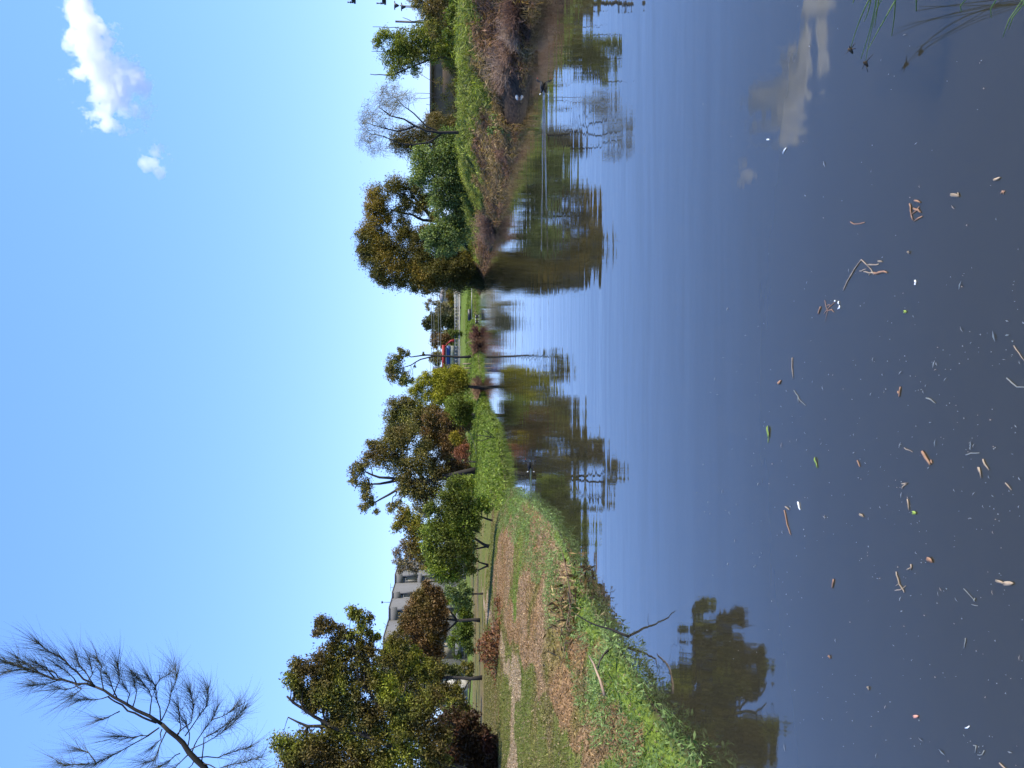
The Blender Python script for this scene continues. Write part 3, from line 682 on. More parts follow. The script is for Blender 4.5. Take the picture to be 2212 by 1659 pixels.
# ------------------------------------------------------------------ casuarina reaching in from the left, close to the camera
def near_casuarina():
    D = 7.0
    b0 = Vector((-5.3, 6.8, 0)); b0.z = float(height(b0.x, b0.y))
    root = thing('casuarina_tree', b0, 'feathery casuarina branch arching high into the sky over the near bank', 'tree')
    q = lambda x, y, dy=0.0: at_y(*ZF(x, y), D + dy)
    g = Geo(); shoots = []
    def limb(pts, r0, r1, tuft=True, first=0.35):
        n = len(pts); P = []
        for i in range(n-1):
            for t in (0, 0.5): P.append(pts[i].lerp(pts[i+1], t))
        P.append(pts[-1])
        m = len(P)
        for i in range(1, m-1): P[i] = P[i] + Vector((random.gauss(0,1), random.gauss(0,1), random.gauss(0,1)))*0.005
        g.tube(P, [r0 + (r1-r0)*i/(m-1) for i in range(m)], 6)
        if tuft: shoots.append((P, first))
        return P
    main = [b0, Vector((-5.3, 6.85, 1.4)), Vector((-4.95, 6.95, 2.6)), q(1640, 1420), q(1500, 1217), q(1380, 1090), q(1300, 990), q(1190, 895)]
    limb(main, 0.042, 0.017, False)
    L1 = [q(1190,895), q(1000,790), q(830,690), q(700,620)]
    limb(L1, 0.0155, 0.0095, False)
    limb([q(1150,885,.02), q(1050,850,.04), q(940,790,.04), q(850,725,.04), q(790,690,.04)], 0.0095, 0.006, False)
    limb([q(700,620), q(560,590), q(400,555), q(220,500), q(60,440), q(-40,400)], 0.011, 0.0028, True, 0.2)
    limb([q(700,620), q(610,560), q(520,470), q(430,400), q(330,330), q(240,280)], 0.009, 0.0022, True, 0.25)
    side = [((1180,870),(1150,700),(1140,600),(1080,540)), ((1185,870),(1240,740),(1285,590),(1290,470)), ((1360,980),(1440,860),(1520,760),(1530,620)),
            ((1310,970),(1330,860),(1300,740)), ((1170,920),(1080,970),(980,1000),(860,985)), ((1170,920),(1000,1040),(860,1110),(720,1170),(620,1190)),
            ((800,690),(700,715),(570,720)), ((760,640),(748,540),(745,460),(710,400)), ((835,680),(880,560),(860,440)), ((690,610),(640,520),(580,460),(560,390)),
            ((940,760),(950,680),(900,600)), ((975,770),(1000,660),(990,570)), ((1100,830),(1120,700),(1060,600),(980,520)), ((880,800),(800,840),(720,860)),
            ((1190,930),(1180,1000),(1120,1070)), ((1220,950),(1180,1050),(1130,1160),(1060,1180)), ((1400,1080),(1500,1040),(1600,980),(1750,850)), ((1450,1140),(1600,1135),(1700,1100),(1850,1060)),
            ((1410,1100),(1450,1000),(1560,860),(1600,760)), ((1380,1060),(1390,960),(1360,850)), ((1320,1110),(1250,1160),(1180,1200)), ((1380,1120),(1320,1180),(1260,1260)), ((1480,1180),(1600,1220),(1780,1180),(1920,1140)),
            ((600,600),(480,640),(400,640)), ((420,575),(330,600),(230,610)), ((250,515),(160,480),(120,400)), ((400,555),(330,480),(260,440)), ((180,490),(100,500),(20,520)), ((540,590),(600,640),(520,690)),
            ((1500,1217),(1560,1320),(1700,1300),(1900,1240)), ((1440,1130),(1380,1240),(1300,1330)), ((1480,1180),(1500,1000),(1650,900),(1800,780)), ((620,1190),(540,1190),(430,1180)),
            ((700,1170),(650,1110),(560,1070)), ((1290,980),(1400,880),(1420,760),(1390,640)), ((560,590),(520,520),(430,470)), ((330,540),(260,500),(170,440)), ((480,570),(400,520),(300,470)),
            ((860,700),(820,600),(780,520)), ((640,600),(680,520),(660,420)), ((1130,640),(1180,560),(1250,520)), ((1560,860),(1640,840),(1760,760)),
            ((1620,1400),(1750,1380),(1950,1350)), ((1600,1380),(1500,1420),(1380,1400))]
    for sd in side:
        dy = random.uniform(-0.3, 0.3)
        pts = [q(x, y, dy*i/len(sd)) for i, (x, y) in enumerate(sd)]
        limb(pts, 0.0058, 0.0016, True, 0.32)
    g.build('trunk', BARK_DARK, root, b0, smooth=True)
    # needles: long thin branchlets leaving each shoot at a low angle, bending upwards towards the tip
    gg = Geo(); base = []; dr = []
    for P, first in shoots:
        seg = [(P[i+1]-P[i]) for i in range(len(P)-1)]
        tot = sum(s.length for s in seg)
        n = int(tot*265)
        for _ in range(n):
            t = first + (1-first)*random.random()**0.8
            d = t*tot; i = 0
            while i < len(seg)-1 and d > seg[i].length: d -= seg[i].length; i += 1
            p = P[i] + seg[i].normalized()*min(d, seg[i].length)
            k = seg[i].normalized()
            v = k*random.uniform(0.7, 1.3) + Vector((random.gauss(0,.42), random.gauss(0,.42), random.gauss(0,.42)+0.16))
            base.append(tuple(p)); dr.append(tuple(v.normalized()))
    base = np.array(base); dr = np.array(dr); n = len(base)
    strands(gg, base, dr, rng.uniform(0.10, 0.34, n), 0.0030, -0.20, 3)
    gg.build('crown', CASU, root, b0)
near_casuarina()

# ------------------------------------------------------------------ grass, weeds and reeds (nobody could count them)
def in_view(x, y, z=0.5, margin=60):
    t = 1.0/(y*math.cos(PITCH) - (z-CAM_H)*math.sin(PITCH))
    py = CY - F_PX*x*t
    upc = (y*math.sin(PITCH) + (z-CAM_H)*math.cos(PITCH))*t
    px = CX - F_PX*upc
    return (py > -margin) & (py < 1659+margin) & (px < 2212+margin) & (px > -margin)
def scatter(n, x0, x1, y0, y1, cond, pw=1.0):
    y = y0 + (y1-y0)*rng.random(n)**pw; x = x0 + (x1-x0)*rng.random(n)
    s = sdist(x, y); k = cond(x, y, s) & in_view(x, y)
    x, y, s = x[k], y[k], s[k]
    return np.stack([x, y, height(x, y, s)], 1), s

# short lawn on the left bank
P, s_ = scatter(520000, -16, 2, 5.0, 34, lambda x, y, s: (s > 0.1) & (x < 4), 1.0)
keep = rng.random(len(P)) < np.clip(9.0/P[:, 1], 0.25, 1)
P, s_ = P[keep], s_[keep]
C = ground_colour(P[:, 0], P[:, 1], s_)*rng.uniform(0.7, 1.45, (len(P), 1))
C[rng.random(len(P)) < 0.12] = (0.26, 0.19, 0.12)
green = C[:, 1] > C[:, 0]
d = unit(len(P))*0.9; d[:, 2] = np.abs(d[:, 2]) + np.where(green, 0.7, 0.05); d /= np.linalg.norm(d, axis=1, keepdims=True)
g = Geo(); strands(g, P, d, np.where(green, 1.0, 0.8)*rng.uniform(0.03, 0.09, len(P)), 0.008 + 0.0004*P[:, 1], 0.3, 1, C)
ng = ~green; Q = P[ng][:60000].copy(); Q[:, 2] += 0.012
leaves(g, Q, 0.040, 0.016, cols=np.clip(C[ng][:60000]*rng.uniform(0.55, 1.5, (len(Q), 1)), 0, .5), jit=.6)
tag(g.build('lawn_grass', BLADES), 'short patchy grass and brown litter covering the mulched bank', 'grass', kind='stuff')

# lush broad-leaved weeds along the near left water's edge
P, s_ = scatter(520000, -12, 3, 4.5, 31, lambda x, y, s: (s > -0.22) & (s < 1.15 + 0.7*(fbm(x, y, 1.2, 61)-0.5)*2) & (x < 1.5) & (y < 31) & (fbm(x, y, 0.5, 62) > 0.40), 1.0)
keep = rng.random(len(P)) < np.clip(11.0/P[:, 1], 0.3, 1)
P, s_ = P[keep], s_[keep]
tall = 0.05 + 0.24*fbm(P[:, 0], P[:, 1], 0.9, 63)*np.clip((1.6-s_)/1.2, 0.25, 1)
P[:, 2] = np.maximum(P[:, 2], 0.0) + tall*rng.random(len(P))**0.7
t = fbm(P[:, 0], P[:, 1], 0.7, 64)[:, None]
C = np.array((0.075,0.12,0.03))*(1-t) + np.array((0.20,0.27,0.10))*t
q = fbm(P[:, 0], P[:, 1], 1.1, 65) > 0.60
C[q] = np.array((0.17,0.14,0.07))
C *= rng.uniform(0.75, 1.4, (len(P), 1))
g = Geo(); h_ = rng.random(len(P)) < 0.55
leaves(g, P[h_], 0.050, 0.016, up=0.25, cols=C[h_], jit=0.6)
d = unit((~h_).sum())*0.8; d[:, 2] = np.abs(d[:, 2])+0.3; d /= np.linalg.norm(d, axis=1, keepdims=True)
strands(g, P[~h_], d, rng.uniform(0.05, 0.16, (~h_).sum()), 0.007, 0.5, 2, C[~h_]*1.1)
tag(g.build('bank_weeds', BLADES), 'bright green leafy weeds along the nearest waterline', 'weeds', kind='stuff')

# bright green weeds of the far left bank and the far shore
P, s_ = scatter(420000, -16, 22, 29, 96, lambda x, y, s: (s > np.where(y > 66, 0.0, -0.3)) & (s < 6.0) & (x/y > -0.150 - 0.02*np.clip((3-s)/3, 0, 1)) & (y > 30) & (right_w(x, y) < 0.3) & (fbm(x, y, 1.6, 71) > 0.30))
t = fbm(P[:, 0], P[:, 1], 2.4, 72)[:, None]
tall = (0.12 + 0.45*fbm(P[:, 0], P[:, 1], 2.0, 73)*np.clip((3.0-s_)/2.0, 0.15, 1))*rng.random(len(P))
P[:, 2] = np.maximum(P[:, 2], 0) + tall
C = np.array((0.08,0.12,0.02))*(1-t) + np.array((0.18,0.23,0.035))*t
C *= rng.uniform(0.65, 1.4, (len(P), 1))
g = Geo(); leaves(g, P, 0.17, 0.05, up=0.5, cols=C)
tag(g.build('shore_weeds', BLADES), 'bright green rank growth along the far waterline', 'weeds', kind='stuff')

# (mounds)
# grass hanging down the right-hand bank: green above, dead and brown towards the water
P, s_ = scatter(560000, 3, 26, 15, 80, lambda x, y, s: (s > -0.30) & (s < 6.5) & (right_w(x, y) > 0.25) & ~((s < 1.5) & (np.hypot(x-BALL_P.x, (y-BALL_P.y)*0.5) < 0.75)))  # the clearing bares the dark soil tone that stands for the shaded hollow
gn = fbm(P[:, 0], P[:, 1], 1.8, 81)
far_ = np.clip((P[:, 1]-27)/14, 0, 1)
edge = 2.3 - 1.35*far_ + (gn-0.5)*3.4
isg = s_ > edge
C = np.where(isg[:, None], np.array((0.12,0.17,0.03)), np.array((0.18,0.125,0.065)))
C[isg] = (np.array((0.10,0.125,0.028)) + fbm(P[isg, 0], P[isg, 1], 0.8, 82)[:, None]*np.array((0.10,0.09,0.015)))
redp = (~isg) & (fbm(P[:, 0], P[:, 1], 1.3, 83) > 0.52); C[redp] = (0.15, 0.085, 0.055)
C *= rng.uniform(0.55, 1.5, (len(P), 1))
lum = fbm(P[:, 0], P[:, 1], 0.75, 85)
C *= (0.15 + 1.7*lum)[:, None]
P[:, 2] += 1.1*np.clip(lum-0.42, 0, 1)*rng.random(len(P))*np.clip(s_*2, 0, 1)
e = 0.05
gx = (sdist(P[:, 0]+e, P[:, 1]) - s_)/e; gy = (sdist(P[:, 0], P[:, 1]+e) - s_)/e
d = np.stack([-gx*0.6, -gy*0.6, np.full(len(P), 0.75)], 1) + rng.normal(size=(len(P), 3))*0.38
d /= np.linalg.norm(d, axis=1, keepdims=True)
P[:, 2] = np.maximum(P[:, 2], -0.02)
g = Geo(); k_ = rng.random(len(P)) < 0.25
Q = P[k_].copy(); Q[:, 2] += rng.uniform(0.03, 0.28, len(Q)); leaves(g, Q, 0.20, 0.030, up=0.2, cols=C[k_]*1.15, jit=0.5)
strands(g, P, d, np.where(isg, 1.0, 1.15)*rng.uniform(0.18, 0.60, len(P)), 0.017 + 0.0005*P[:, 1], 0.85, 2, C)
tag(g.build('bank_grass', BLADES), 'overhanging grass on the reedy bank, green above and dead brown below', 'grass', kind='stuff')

# a distant belt of woodland closing the view
def belt():
    g = Geo()
    n = 90000
    th = rng.uniform(rad(-62), rad(62), n); rr = rng.uniform(165, 215, n)
    x = rr*np.sin(th); y = rr*np.cos(th)
    top = 3.2 + 5.0*fbm(th*40, rr*0+3, 2.0, 91)
    top = top*np.where(th > rad(4), 0.45, 0.75)
    z = 0.7 + top*rng.random(n)
    leaves(g, np.stack([x, y, z], 1), 1.1, 0.55, up=0.1)
    tag(g.build('distant_woodland', leafy('far_leaves', [(0.035,0.04,0.02),(0.06,0.06,0.03),(0.05,0.07,0.025)], 0.08, 0.1)), 'distant dark belt of bushes closing the horizon', 'woodland', kind='stuff')
belt()

# ------------------------------------------------------------------ twiggy dead bushes at the water
def twig_bush(name, label, D, cpx, r, n, mat, z0=0.0, flat=0.8, L=0.9, wd=0.012, cat='bush', group=None, bend=0.5, kids=4):
    c = at_y(*cpx, D); R = r/F_PX*D
    base = Vector((c.x, c.y, z0))
    root = thing(name, base, label, cat, group)
    g = Geo(); B0 = []; D0 = []; LL = []
    for _ in range(n):
        p = base + Vector((random.gauss(0,.28)*R, random.gauss(0,.28)*R*flat, random.uniform(0, .3)*R))
        v = Vector((random.gauss(0,.75), random.gauss(0,.6), random.uniform(0.15,1.1))).normalized()
        ln = R*L*random.uniform(.6, 1.25)
        pts = [p]; k = 4
        for i in range(k):
            v = (v + Vector((random.gauss(0,.18), random.gauss(0,.18), random.gauss(-bend*0.12,.16)))).normalized()
            pts.append(pts[-1] + v*ln/k)
        g.tube(pts, [wd*(1-0.75*i/k) for i in range(k+1)], 4, cap=False)
        for _ in range(kids):
            i = random.randint(1, k-1)
            v2 = (v + Vector((random.gauss(0,.7), random.gauss(0,.7), random.gauss(0.1,.5)))).normalized()
            q1 = pts[i] + v2*ln*.22; q2 = q1 + (v2 + Vector((random.gauss(0,.3), random.gauss(0,.3), random.gauss(-.1,.3))))*ln*.18
            g.tube([pts[i], q1, q2], [wd*.5, wd*.36, wd*.2], 3, cap=False)
    g.build('stems', mat, root, base)
    return root
PINKT = solid('pinkish_twigs', (0.27, 0.165, 0.11), 0.9, 0.3, 4)
BROWNT = solid('brown_twigs', (0.16, 0.085, 0.055), 0.9, 0.4, 4)
PALET = solid('pale_twigs', (0.30, 0.21, 0.15), 0.9, 0.3, 4)
twig_bush('dead_bush', 'round pinkish brown dead bush at the water below the pale green tree', 40.5, ZB(1140, 555), 36, 260, PINKT, L=1.1, kids=5, bend=0.2)
twig_bush('dead_bush', 'small pinkish twig bush between the green slopes of the reedy bank', 33.5, ZB(1230, 140), 26, 120, PINKT, L=0.9, kids=4)
for i, (zx, zy, D, r, lab) in enumerate([(1385, 60, 21.0, 30, 'tangled dry brown twigs in the water at the picture edge, farthest from the ball'),
                                     (1360, 210, 21.8, 26, 'dry twigs with crossed pale stems beside the dark hollow'),
                                     (1340, 330, 23.2, 26, 'low reddish dead twigs hanging to the water in the middle of the dry thicket'),
                                     (1320, 450, 24.2, 34, 'big heap of dead stems over the waterline, second clump from the floating ball'),
                                     (1290, 560, 25.4, 24, 'last clump of dead stems just beside the floating ball')]):
    twig_bush('dead_bush', lab, D, ZA(zx, zy), r*1.25, 230, (BROWNT, PALET, PINKT, PALET, PINKT)[i], z0=0.25, L=1.15, wd=0.011, group='dead twig clumps along the reedy waterline', kids=4)
twig_bush('dead_bush', 'brown dead bush with curled stems on the dark bank beyond the glossy green plant', 28.5, ZA(1260, 1050), 28, 150, BROWNT, z0=0.1, L=1.0, wd=0.011, kids=3, bend=1.0)
tree('bush', 'small glossy green plant growing at the water beside the shaded hollow', 'bush', 26.8, ZA(1300, 940), [], B(ZA, 3.4, (1150,870,38),(1200,930,40),(1260,960,38),(1290,1010,30),(1120,960,30)), PALEGREEN, L=0.12, Wd=0.05, cov=1.3, limbs=False)
tree('bush', 'tiny yellow-green reed tuft against the dark overhanging tree', 'bush', 51, ZB(1100, 690), [], B(ZB, 3.4, (1065,690,17),(1050,740,12)), YELLOW, L=0.14, Wd=0.03, cov=1.5, limbs=False)
twig_bush('dead_bush', 'red-brown dead bush on the far shore between the ducks and the slim gum', 70, ZI(1030, 980), 17, 170, solid('red_twigs', (0.16,0.075,0.055), 0.9, 0.4, 3), L=1.15, wd=0.03, kids=5)
twig_bush('dead_bush', 'brown dead bush at the far shore beneath the slim gum trunk', 69, ZI(1020, 1150), 16, 170, BROWNT, L=1.1, wd=0.03, kids=5)
twig_bush('dead_bush', 'grey-brown dead bush at the waterline below the yellow-olive wattle', 60, ZC(1050, 640), 22, 220, PINKT, L=1.1, wd=0.022, kids=5, bend=0.1)
def snag(label, D, lines, r, mat, name='bare_snag', cat='branch'):
    pts = [[at_y(*p, D) for p in ln] for ln in lines]
    b = Vector(pts[0][0]); b.z = max(-0.05, min(b.z, float(height(b.x, b.y))))
    root = thing(name, b, label, cat)
    g = Geo()
    for k, ln in enumerate(pts):
        if k == 0: ln[0] = b
        g.tube(ln, [r*(1-0.7*i/(len(ln)-1))*(1 if k == 0 else .7) for i in range(len(ln))], 6)
    g.build('limb', mat, root, b)
snag('pale bleached forked stick before the red-brown dead bush', 72, [Z(ZI, (1045,1045),(985,1030),(915,940)), Z(ZI, (985,1035),(940,1000),(900,1010)), Z(ZI, (1020,1045),(960,1060),(860,1115))], 0.055, PALET)
snag('black bare sticks standing in the water before the bright green weeds, nearer the bend', 37, [Z(ZD, (1165,95),(1120,75),(1060,66),(1000,64)), Z(ZD, (1120,75),(1090,40),(1050,20)), Z(ZD, (1120,78),(1060,100),(1010,100)), Z(ZD,(1150,85),(1100,40),(1080,10))], 0.03, BARK_DARK)
snag('dark twisted stick lying on the green bank beside the inlet', 35, [Z(ZD, (1150,560),(1130,520),(1120,480)), Z(ZD,(1140,540),(1110,530),(1090,500))], 0.05, BARK_DARK)
# half-sunk log at the inlet
def log():
    a = on_z(*ZD(1205, 338)); b = on_z(*ZD(1222, 480))
    root = thing('log', a, 'dark half-sunk log at the waterline of the inlet, one end raised', 'log')
    g = Geo(); g.tube([a + Vector((0,0,.10)), a.lerp(b, .25) + Vector((0,0,.05)), a.lerp(b, .6)+Vector((0,0,.03)), b + Vector((0,0,.01))], [0.13, 0.07, 0.06, 0.03], 8)
    g.tube([a + Vector((0,0,.05)), a + Vector((-.1,0,.28))], [0.07, 0.03], 6)
    g.build('stem', BARK_DARK, root, a, smooth=True)
log()

# ------------------------------------------------------------------ built things
WALL_GREY = solid('grey_render', (0.115, 0.115, 0.12), 0.85, 0.06, 1.5, bump=0.1)
TRIM = solid('pale_frame', (0.24, 0.24, 0.25), 0.6, 0.05)
CAPM = solid('dark_capping', (0.10, 0.10, 0.11), 0.6, 0.1)
BEIGE = solid('beige_blind', (0.22, 0.19, 0.13), 0.9, 0.12, 2)
GLASS = solid('dark_glass', (0.05, 0.055, 0.06), 0.12, 0.2, 1, spec=0.8)
METAL_D = solid('dark_metal', (0.05, 0.05, 0.055), 0.5, 0.2, 5, metal=0.6)
METAL_L = solid('galvanised', (0.26, 0.26, 0.25), 0.5, 0.1, 4, metal=0.3)

def flats():
    units = [((1242, 1279.6), 854, 107.0), ((1279.6, 1313), 848, 102.3), ((1313, 1377), 841, 98.0), ((1377, 1445), 829, 91.5), ((1445, 1530), 824, 89)]
    top = 10.7
    b0 = at_y(990, 1360, 98.0); b0.z = 0.3
    root = thing('apartment_building', b0, 'three-storey grey block of flats with stepped walls behind the trees', 'building')
    cap = Geo(); w = Geo()
    store = 2.72
    for i, ((p0, p1), rv, D) in enumerate(units):
        xr = at_y(rv, p0, D).x; xl = at_y(rv, p1, D).x
        t = at_y(rv, (p0+p1)/2, D).z
        # wall pieces round the openings
        margin = (xr-xl)*0.09
        ox0, ox1 = xl+margin, xr-margin
        lv = [(t-1.0-k*store, t-3.15-k*store) for k in range(4)]
        zprev = t
        for k, (zt, zb) in enumerate(lv):
            zb = max(zb, 0.4)
            if zt < 0.8: break
            w.box((xl+.004, D, zt), (xr-.004, D+0.25, zprev))
            w.box((xl+.004, D+.001, zb), (ox0, D+0.251, zt)); w.box((ox1, D+.001, zb), (xr-.004, D+0.251, zt))
            zprev = zb
            f = Geo(); fr = 0.07
            mid = zt-0.42
            for (a, b_) in (((ox0, zt-fr), (ox1, zt)), ((ox0, zb), (ox1, zb+fr)), ((ox0, mid-.05), (ox1, mid)), ):
                f.box((a[0], D+.10, a[1]), (b_[0], D+.16, b_[1]))
            nm = 3 if (xr-xl) < 2.6 else 4
            for q in range(nm+1):
                xx = ox0 + (ox1-ox0-fr)*q/nm
                f.box((xx, D+.103, mid-.002), (xx+fr, D+.157, zt-fr+.002))
                if q in (0, nm) or (q == nm-1): f.box((xx, D+.103, zb+fr-.002), (xx+fr, D+.157, mid-.048))
            fo = f.build('window', TRIM, root, b0)
            dark_x = ox0 + (ox1-ox0)*((0.30, 0.42, 0.25, 0.5, .4)[i] if k == 0 else 0.15)
            bl = Geo(); bl.box((dark_x, D+.20, zb), (ox1, D+.23, mid)); bo = bl.build('blind', BEIGE, fo, b0)
            gl = Geo(); gl.box((ox0, D+.20, mid), (ox1, D+.23, zt)); gl.box((ox0, D+.20, zb), (dark_x, D+.23, mid)); gl.build('pane', GLASS, fo, b0)
        w.box((xl+.004, D, 0.0), (xr-.004, D+0.25, zprev))
        # side wall, back, roof slab
        w.box((xr-.25, D+.252, 0), (xr-.002, D+9, t)); w.box((xl+.002, D+.252, 0), (xl+.25, D+9, t)); w.box((xl+.25, D+8.8, 0), (xr-.25, D+9, t-.01))
        cap.box((xl, D-.06, t), (xr+.06, D+9.1, t+.12))
    w.build('wall', WALL_GREY, root, b0); cap.build('roof', CAPM, root, b0);
    # aerials stand on the roof
    def aerial(label, zx, zy0, zy1, D, kind):
        a = at_y(*ZJ(zx[0], zy0), D); b = at_y(*ZJ(zx[1], zy1), D)
        r = thing('roof_aerial', b, label, 'aerial')
        g = Geo(); g.tube([b, a], 0.03, 5)
        g.build('mast', METAL_D, r, b)
        g = Geo()
        if kind == 'yagi':
            g.tube([a + Vector((-.55,0,0)), a + Vector((.55,0,0))], .022, 5)
            for q in range(7): g.tube([a + Vector((-.5+q*.16,-.22,0)), a + Vector((-.5+q*.16,.22,0))], .015, 4)
            g.tube([a + Vector((0,0,-.35)), a + Vector((0,0,.05))], .02, 4)
        elif kind == 'mast':
            g.tube([a + Vector((.5,.0,-1.9)), a + Vector((0,0,-1.0)), a + Vector((-.3,0,-1.9))], .015, 4); g.tube([a + Vector((0,0,-1.02)), a + Vector((0,0,.02))], .018, 5)
            g.tube([a + Vector((-.12,0,0)), a + Vector((.12,0,0))], .11, 8)
        else:
            g.tube([a + Vector((-.25,0,-.3)), a + Vector((.3,0,.25))], .02, 4); g.tube([a + Vector((-.3,0,.2)), a + Vector((.1,0,-.35))], .02, 4)
        g.build('antenna', METAL_D, r, b)
    aerial('comb-shaped television aerial on the flats roof nearest the grey-purple tree', (188, 246), 300, 300, 106, 'yagi')
    aerial('guyed mast with a round head on the middle roof step of the flats', (75, 200), 497, 497, 101, 'mast')
    aerial('small bent aerial on the roof step beside the mottled tree', (120, 160), 800, 800, 96, 'x')
flats()

def shop():
    D = 140
    q = lambda x, y: at_y(*ZI(x, y), D)
    xl = q(600, 1600).x; xr = q(600, 1150).x
    z = lambda x: q(x, 1300).z
    b0 = Vector(((xl+xr)/2, D, 1.0))
    root = thing('shop_building', b0, 'low building with red roof edge and blue and white striped wall, beyond the far bank', 'building')
    red = solid('red_paint', (0.24, 0.015, 0.02), 0.6, 0.2); white = solid('white_paint', (0.42, 0.42, 0.40), 0.7, 0.12); blue = solid('blue_paint', (0.02, 0.055, 0.20), 0.5, 0.1)
    gry = solid('shop_base', (0.5, 0.5, 0.48), 0.8, 0.08)
    Geo().box((xl-.1, D-.4, z(508)), (xr+.1, D+6, z(460))).build('roof_fascia', red, root, b0)
    Geo().box((xl, D, z(655)), (xr, D+5.8, z(508))).build('wall', white, root, b0)
    Geo().box((xl, D-.06, z(597)), (xr-.02, D-.003, z(540))).build('blue_band', blue, root, b0)
    Geo().box((xl-.02, D-.09, z(660)), (q(600, 1480).x, D-.062, z(510))).build('blue_panel', blue, root, b0)
    g = Geo(); g.box((xl, D+.3, z(755)), (xr, D+5.8, z(655)))
    g.build('shopfront', GLASS, root, b0)
    Geo().box((xl+.01, D+.01, 0.6), (xr-.01, D+5.79, z(755))).build('base', gry, root, b0)
    a = Geo(); p0 = q(545, 1118); p1 = q(600, 1075); p2 = q(668, 1066)
    a.tube([p0, p1, p2], [0.04, 0.10, 0.18], 6, flat=2.0); a.tube([q(500, 1190), p0], .10, 5)
    a.build('awning', red, root, b0)
    g = Geo(); g.box((q(350,1490).x-1.0, D+3, z(465)), (q(350, 1490).x, D+4, z(300))); g.build('chimney', solid('dark_blue', (0.03,0.05,0.14), .6), root, b0)
shop()

def house():
    D = 130
    q = lambda x, y: at_y(*ZI(x, y), D)
    x0, x1 = q(520, 430).x, q(520, 160).x
    b0 = Vector(((x0+x1)/2, D, 1.0))
    root = thing('house', b0, 'cream house wall and low roof between the far trees, above the fence', 'building')
    cr = solid('cream_wall', (0.62, 0.52, 0.42), 0.8, 0.08)
    zt, ze, zb = q(440, 250).z, q(480, 250).z, 0.8
    Geo().box((x1-(x1-x0), D, zb), (x1, D+8, ze)).build('wall', cr, root, b0)
    g = Geo()
    g.add([(x0-.3, D-.4, ze), (x1+.3, D-.4, ze), (x1+.3, D+8.4, ze), (x0-.3, D+8.4, ze), (x0+1.5, D+4, zt+.4), (x1-1.5, D+4, zt+.4)],
          [(0,1,5,4),(2,3,4,5),(1,2,5,5),(3,0,4,4),(3,2,1,0)])
    g.build('roof', solid('house_roof', (0.28,0.25,0.23), 0.8, 0.15), root, b0)
    for k in range(2):
        xx = x0 + (x1-x0)*(0.25+0.4*k)
        f = Geo(); f.box((xx, D-.05, ze-1.6), (xx+1.4, D-.003, ze-.5)); fo = f.build('window', TRIM, root, b0)
        p = Geo(); p.box((xx+.1, D-.08, ze-1.5), (xx+1.3, D-.053, ze-.6)); p.build('pane', GLASS, fo, b0)
house()

def brown_building():
    D = 62
    q = lambda x, y: at_y(*ZA(x, y), D)
    x0, x1 = q(700, 880).x, q(700, 400).x
    zt = q(668, 600).z
    b0 = Vector(((x0+x1)/2, D, 1.5))
    root = thing('brick_building', b0, 'long flat-topped dull brown building behind the twiggy sapling', 'building')
    Geo().box((x0, D, 1.0), (x1+6, D+9, zt-.22)).build('wall', solid('brown_brick', (0.16, 0.105, 0.065), 0.9, 0.35, 1.2, bump=0.4), root, b0)
    Geo().box((x0-.25, D-.3, zt-.22), (x1+6.2, D+9.2, zt)).build('roof', solid('brown_roof', (0.10, 0.075, 0.06), 0.8, 0.15), root, b0)
    a = q(630, 820)
    g = Geo(); g.box((q(630,870).x, D+2, zt), (q(630,768).x, D+3, a.z)); g.build('roof_vent', CAPM, root, b0)
brown_building()

# far rail fence on its concrete kerb
def far_fence():
    D = 92
    za = lambda x: at_y(*ZI(x, 600), D).z
    xl, xr = at_y(*ZI(700, 1440), D).x, at_y(*ZI(700, 60), D).x
    b0 = Vector((xl, D, za(760)))
    root = thing('rail_fence', b0, 'long pale pipe fence on a concrete kerb along the far shore', 'fence')
    kerb = Geo().box((xl-6, D-.15, za(762)), (xr, D+.15, za(736)))
    kerb.build('kerb', solid('kerb_concrete', (0.30,0.285,0.26), .9, .12, 3), root, b0)
    for x in (672, 690, 716):
        Geo().tube([Vector((xl, D, za(x))), Vector((xr, D, za(x)))], 0.035 if x > 672 else 0.045, 6).build('rail', METAL_L, root, b0)
    n = 26
    for i in range(n):
        x = xl + (xr-xl)*i/(n-1)
        Geo().box((x-.03, D-.03, za(736)), (x+.03, D+.03, za(668))).build('post', METAL_L, root, b0)
    # low pipe at the water
    D2 = 80
    a = at_y(*ZI(953, 200), D2); b = at_y(*ZI(953, 700), D2)
    a.z = b.z = max(a.z, 0.3)
    root = thing('low_pipe', a, 'thin white pipe along the far waterline behind the two swimming birds', 'pipe')
    Geo().tube([a, b], 0.05, 6).build('pipe', METAL_L, root, a)
    Geo().tube([Vector((b.x, b.y, b.z)), Vector((b.x, b.y, .3))], 0.05, 6).build('post', METAL_L, root, a)
    c = at_y(*ZI(915, 640), 81)
    root = thing('drain_outlet', c, 'small dark drain opening in the far green bank above the two birds', 'drain')
    Geo().box((c.x-.55, 80.6, c.z-.16), (c.x+.55, 81.9, c.z+.16)).build('headwall', METAL_D, root, c)
far_fence()
# posts at the left end of the fence
for i, x in enumerate((1450, 1520, 1600)):
    p = at_y(*ZI(860, x), 78); t = at_y(*ZI((800, 815, 805)[i], x), 78); p.z = float(height(p.x, p.y)) - .05
    o = Geo().tube([p, Vector((p.x, p.y, t.z))], 0.07, 6).build('bollard', solid('post_wood', (0.2,0.15,0.1), .9), None, p)
    o.location = p
    tag(o, ['weathered wooden post by the far shore, nearest the slim gum trunk', 'middle weathered wooden post between the slim gum and the wattle', 'weathered wooden post almost hidden by the round wattle tree'][i], 'post', 'wooden posts on the far shore')

